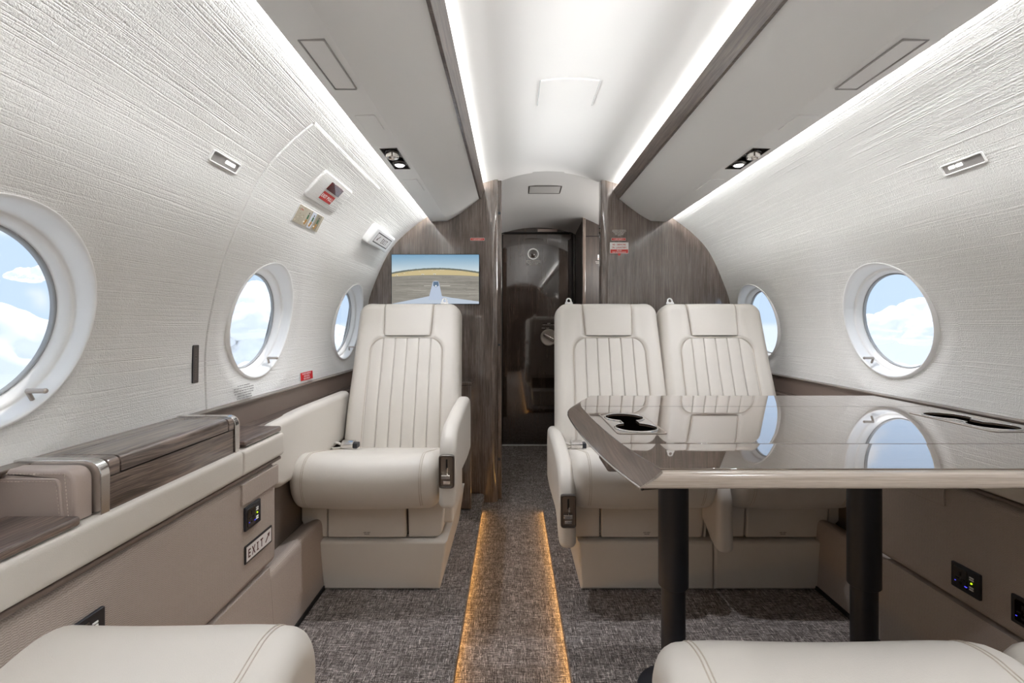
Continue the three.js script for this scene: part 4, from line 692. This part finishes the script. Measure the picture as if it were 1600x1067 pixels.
{ const hatch = scene.getObjectByName('emergency_exit_hatch');      // handle cover on the hatch: part of it
  const f = wallFrame(-1, 1.578, 0.443), cov = part('handle_cover', slab(rectPts(-0.122, -0.052, 0.122, 0.052, 0.012), 0.012, 0.005, { seg: 4, crease: 0.9 }).translate(0, 0, 0.006), M.wall, hatch);
  f.m.setPosition(...f.p); f.m.decompose(cov.position, cov.quaternion, cov.scale);
  part('pull_window', slab(rectPts(-0.050, -0.0155, 0.050, 0.0155, 0.003), 0.004, 0.001).translate(0.004, 0.021, 0.0125), phy({ color: 0x5a0f0c, roughness: 0.15, clearcoat: 1 }), cov, 'dark red pull window');
  part('pull_label', new THREE.PlaneGeometry(0.092, 0.030).translate(0.000, -0.017, 0.0132), signMat(print(384, 131, (c, W, H) => { c.fillStyle = '#c8322a'; c.fillRect(0, 0, W, H); lines(c, W, H, ['EXIT PULL'], '#ffffff', 76, 80); })), cov, 'red EXIT PULL label');
}
{ // pictogram placard: three small drawings of opening the hatch
  const t = onWall('instruction_placard', 'rectangular picture placard below the red pull label on the hatch', 'placard', -1, 1.565, 0.352, 0.004);
  placard(t, 0.186, 0.060, 0.003, (c, W, H) => { c.fillStyle = '#b3aa98'; c.fillRect(0, 0, W, H); const q = rng(77); for (let i = 0; i < 26; i++) { c.fillStyle = ['#8b7f6a', '#d9d0bd', '#9a8f7b'][i % 3]; c.fillRect(q() * W * 0.35, q() * H, 4 + q() * 14, 3 + q() * 8); } c.strokeStyle = '#a3362c'; c.lineWidth = 6; c.beginPath(); c.arc(W * 0.12, H * 0.3, 20, 3.3, 5.6); c.stroke(); c.fillStyle = '#a3362c'; c.fillRect(W * 0.15, H * 0.18, 14, 10);
    [[0.42, '#b9b1a2'], [0.62, '#cfd6e2'], [0.83, '#8d8574']].forEach(([x, bg], i) => { const X = W * x; c.fillStyle = bg; c.fillRect(X - W * 0.09, 4, W * 0.17, H - 8); c.fillStyle = '#3d352c'; c.beginPath(); c.arc(X + 6, H * 0.22, 10, 0, 7); c.fill(); c.fillStyle = '#2d5a35'; c.fillRect(X - 8, H * 0.30, 30, H * 0.26); c.fillStyle = '#b07c2c'; c.save(); c.translate(X, H * 0.72); c.rotate(0.4); c.fillRect(-16, -H * 0.15, 34, H * 0.32); c.restore(); c.fillStyle = '#efe7d8'; c.fillRect(X - 40, H * 0.72, 28, 14); c.fillStyle = '#40372f'; c.fillRect(X + W * 0.078, 4, 4, H - 8); }); });
  part('caption', new THREE.PlaneGeometry(0.085, 0.014).translate(-0.03, -0.041, -0.0022), inkMat(print(256, 42, (c, W, H) => lines(c, W, H, ['PULL HANDLE TO OPEN', 'PUSH HATCH OUT'], '#4b4540', 19, 20))), t);
}
const wallInk = (name, label, d, y, w, h, draw) => { const t = onWall(name, label, 'placard', -1, d, y, 0.0075); placard(t, w, h, 0.0012, draw, 384, M.wall); };
{ const t = onWall('marking_strip', 'narrow dark brown marking strip upright on the hatch seam', 'strip', -1, 1.198, -0.10, 0.0005); placard(t, 0.022, 0.096, 0.003, (c, W, H) => { c.fillStyle = '#4d4641'; c.fillRect(0, 0, W, H); c.save(); c.translate(W / 2, H / 2); c.rotate(-Math.PI / 2); c.fillStyle = '#6d625b'; c.font = 'bold 70px sans-serif'; c.textAlign = 'center'; c.textBaseline = 'middle'; c.fillText('EMERGENCY EXIT', 0, 0, H * 0.85); c.restore(); }, 128, M.black); }
{ const t = onWall('text_decal', 'small black printed notice under the second left window', 'decal', -1, 1.405, -0.198, 0.0062); part('lettering', new THREE.PlaneGeometry(0.108, 0.045), inkMat(print(384, 160, (c, W, H) => lines(c, W, H, ['IN CASE OF EMERGENCY', 'KEEP SEAT FULLY FORWARD AND BACK', 'UPRIGHT FOR TAXI TAKE OFF LANDING', 'NO STOWAGE IN FRONT OF THE EXIT', 'ARMREST MUST BE STOWED', 'DURING FLIGHT OPERATIONS'], '#514c48', 20, 26))), t); }
{ const t = onWall('red_placard', 'small red warning placard low on the left wall beside the third window', 'placard', -1, 1.83, -0.198, 0.0055); placard(t, 0.108, 0.032, 0.0015, (c, W, H) => { c.fillStyle = '#c3151b'; c.fillRect(0, 0, W, H); lines(c, W, H, ['DO NOT OBSTRUCT', 'EXIT ACCESS', 'SEAT UPRIGHT'], '#ffffff', 30, 34); }, 384, M.white); }
for (const s of [-1, 1]) { // recessed indicator with two small lamps
  const t = onWall('indicator_light', `slim recessed light strip with two tiny lamps high on the ${s < 0 ? 'left' : 'right'} wall`, 'light', s, s < 0 ? 1.097 : 1.11, 0.376);
  part('bezel', slab(rectPts(-0.0525, -0.014, 0.0525, 0.014, 0.005), 0.0055, 0.0015, { holes: [rectPts(-0.049, -0.0105, 0.049, 0.0105, 0.004).reverse()] }).translate(0, 0, 0.001), M.white, t);
  part('tray', slab(rectPts(-0.05, -0.0115, 0.05, 0.0115, 0.004), 0.002, 0.0005).translate(0, 0, -0.0003), std({ color: 0x9c9996, roughness: 0.4 }), t);
  for (const k of [0, 1]) part('lamp', slab(rectPts(-0.007, -0.0035, 0.007, 0.0035, 0.001), 0.003, 0.0005).translate((s < 0 ? 1 : -1) * (0.008 + k * 0.019), 0.002, 0.0012), M.lens, t);
}
// bulkhead placards
const bz = Z_FRONT + 0.0006;
const raft = (c, W, H) => { c.fillStyle = '#e9dedb'; c.fillRect(0, 0, W, H); c.fillStyle = '#d24a42'; c.fillRect(5, 5, W - 10, H - 10); lines(c, W, H, ['< LIFE RAFT <'], '#fff4f0', H * 0.62, 50); };
{ const t = onPlane('life_raft_placard', 'red and white life raft placard on the left bulkhead above the screen', 'placard', [-0.188, EYE + 0.455, bz], 0); placard(t, 0.077, 0.015, 0.001, raft, 384); }
{ const t = onPlane('life_raft_placard', 'red and white life raft placard on the right bulkhead above the no smoking sign', 'placard', [0.566, EYE + 0.455, bz], 0); placard(t, 0.077, 0.015, 0.001, raft, 384); }
{ const t = onPlane('text_decal', 'white lettering decal at the top of the right bulkhead signs', 'decal', [0.569, EYE + 0.489, bz], 0); part('lettering', new THREE.PlaneGeometry(0.084, 0.038), inkMat(print(320, 145, (c, W, H) => lines(c, W, H, ['LOCATION OF EMERGENCY', 'EQUIPMENT AND LIFE RAFT', 'OPEN DOOR AND PULL', 'STRAP TO RELEASE', 'RAFT FROM BIN', 'LATCH'], '#e6e0da', 22, 23))), t); }
{ const t = onPlane('no_smoking_sign', 'white and red no smoking in lavatory sign on the right bulkhead', 'sign', [0.569, EYE + 0.409, bz], 0);
  placard(t, 0.100, 0.060, 0.001, (c, W, H) => { c.fillStyle = '#fbf8f6'; c.fillRect(0, 0, W, H); c.fillStyle = '#d8463c'; c.fillRect(12, H * 0.64, W - 24, H * 0.33); c.fillStyle = '#c2443c'; c.font = 'bold 62px monospace'; c.textAlign = 'center'; c.textBaseline = 'middle'; c.fillText('NO SMOKING', W / 2, H * 0.2, W * 0.86); c.fillText('IN LAVATORY', W / 2, H * 0.47, W * 0.86); c.fillStyle = '#fff'; c.font = 'bold 40px sans-serif'; c.fillText('BELOW', W / 2, H * 0.73); c.fillText('FIRE EXTINGUISHER', W / 2, H * 0.88, W * 0.8); });
  part('pointer', slab(roundPoly([[-0.008, 0.003], [0.008, 0.003], [0.006, -0.006], [0, -0.010], [-0.006, -0.006]], 0.002), 0.0012, 0.0003).translate(0, -0.032, 0.0008), std({ color: 0xd8463c, roughness: 0.5 }), t); }
{ const t = onPlane('no_smoking_sign', 'tiny no smoking sign with pale lettering below on the dark passage closet', 'sign', [0.612, EYE + 0.468, -3.2985], 0); placard(t, 0.040, 0.036, 0.001, (c, W, H) => { c.fillStyle = '#e4dcd8'; c.fillRect(0, 0, W, H); lines(c, W, H, ['NO', 'SMOKING'], '#8a1f1f', 84, 120); }, 256); part('lettering', new THREE.PlaneGeometry(0.06, 0.028).translate(-0.008, -0.036, 0.0004), inkMat(print(256, 119, (c, W, H) => lines(c, W, H, ['IN LAVATORY', 'PUSH DOOR'], '#cfc8c2', 36, 44))), t); }
// power outlets
function outlet(label, s, d, y) {
  const t = onPlane('power_outlet', label, 'outlet', [CX + s * (0.8518), EYE + y, -d], s < 0 ? Math.PI / 2 : -Math.PI / 2);
  part('frame', slab(rectPts(-0.035, -0.029, 0.035, 0.029, 0.003), 0.006, 0.0015).translate(0, 0, 0.003), M.black, t);
  const sk = part('socket', slab(rectPts(-0.027, -0.022, 0.006, 0.022, 0.004), 0.003, 0.001).translate(0, 0, 0.006), M.smoked, t);
  part('socket_holes', merge([[-0.010, 0.010, 0.004, 0.010], [-0.010, -0.012, 0.005, 0.005], [-0.004, -0.002, 0.008, 0.003], [-0.017, -0.002, 0.008, 0.003]].map(([x, y2, w, h]) => box(w, h, 0.002, 0.0005, x, y2, 0.0075))), M.gap, sk);
  const q = [[0.016, 0.010], [0.016, -0.012]];
  for (const [x, y2] of q) part('usb_port', merge([box(0.010, 0.0032, 0.002, 0.0005, x, y2 + 0.0025, 0.0064), box(0.010, 0.0032, 0.002, 0.0005, x, y2 - 0.0025, 0.0064)]), M.white, t, 'pale port markings');
  part('status_light', new THREE.SphereGeometry(0.0022, 12, 8).translate(0.016, 0.0, 0.0065), std({ color: 0x223300, emissive: 0xb9e01c, emissiveIntensity: 1.0 }), t, 'tiny green light');
  part('status_light', box(0.006, 0.0016, 0.0015, 0.0005, 0.004, -0.014, 0.0078), std({ color: 0x000033, emissive: 0x4a4cff, emissiveIntensity: 1.0 }), t, 'tiny blue light');
  part('status_light', box(0.003, 0.0016, 0.0015, 0.0005, -0.022, -0.011, 0.0078), std({ color: 0x000033, emissive: 0x4a4cff, emissiveIntensity: 0.7 }), t, 'tiny blue light');
}
outlet('black power outlet above the low EXIT sign on the left side panel', -1, 1.19, -0.4776);
outlet('black power outlet low on the left side panel, half hidden by the near seat', -1, 0.722, -0.4776);
outlet('black power outlet on the right side panel beside the table column', 1, 1.09, -0.588);
outlet('black power outlet cut off by the right edge of the photo', 1, 0.955, -0.589);


// ------------------------------------------------------------------ clouds outside
function cloud(label, x, y, z, size, seed) {
  const r = rng(seed), n3 = [0, 1, 2].map((k) => lattice(64, 64, seed * 7 + k)), g = [];
  const nz = (a, b, c) => (n3[0](a, b) + n3[1](b, c) + n3[2](c, a)) / 3 - 0.5;
  for (let i = 0; i < 16; i++) {
    const u = (r() - 0.5) * 2, w = (r() - 0.5) * 2, R = size * (0.16 + 0.20 * r()) * (1 - 0.45 * Math.abs(u)), cx = u * size * 0.8, cz = w * size * 0.45, cy = R * 0.55 + r() * size * 0.22 * (1 - Math.abs(u));
    const s = new THREE.IcosahedronGeometry(1, 14), p = s.attributes.position;
    for (let k = 0; k < p.count; k++) { const a = p.getX(k), b = p.getY(k), c = p.getZ(k), q = (f) => nz(a * f + i * 9.1 + 40, b * f + i * 3.3 + 40, c * f + 40), m = R * (1 + 0.6 * q(2.0) + 0.28 * q(4.4) + 0.1 * q(9)); p.setXYZ(k, cx + a * m, cy + b * m * (b < 0 ? 0.45 : 0.9), cz + c * m); }
    g.push(toCreasedNormals(s, 1.5));
  }
  const t = thing('cloud', label, 'cloud', undefined, [x, y, z], Math.PI / 2); part('cloud_body', boxUV(merge(g)), M.cloud, t);
}
cloud('white cumulus cloud low in the nearest left window', -40, -6.5, -34, 15, 11);
cloud('small white cloud puff high in the nearest left window', -42, 4.6, -43, 3.2, 12);
cloud('long white cloud bank at the middle of the second left window', -44, -3.2, -78, 18, 33);
cloud('white cloud at the bottom of the second left window', -36, -8.6, -70, 13, 14);
cloud('cloud low in the farthest left window', -30, -6.2, -92, 14, 15);
cloud('white cumulus cloud at the middle of the near right window', 46, -1.6, -54, 8.5, 16);
cloud('white cloud at the bottom of the near right window', 38, -6.6, -50, 8, 17);
renderer.render(scene, camera);
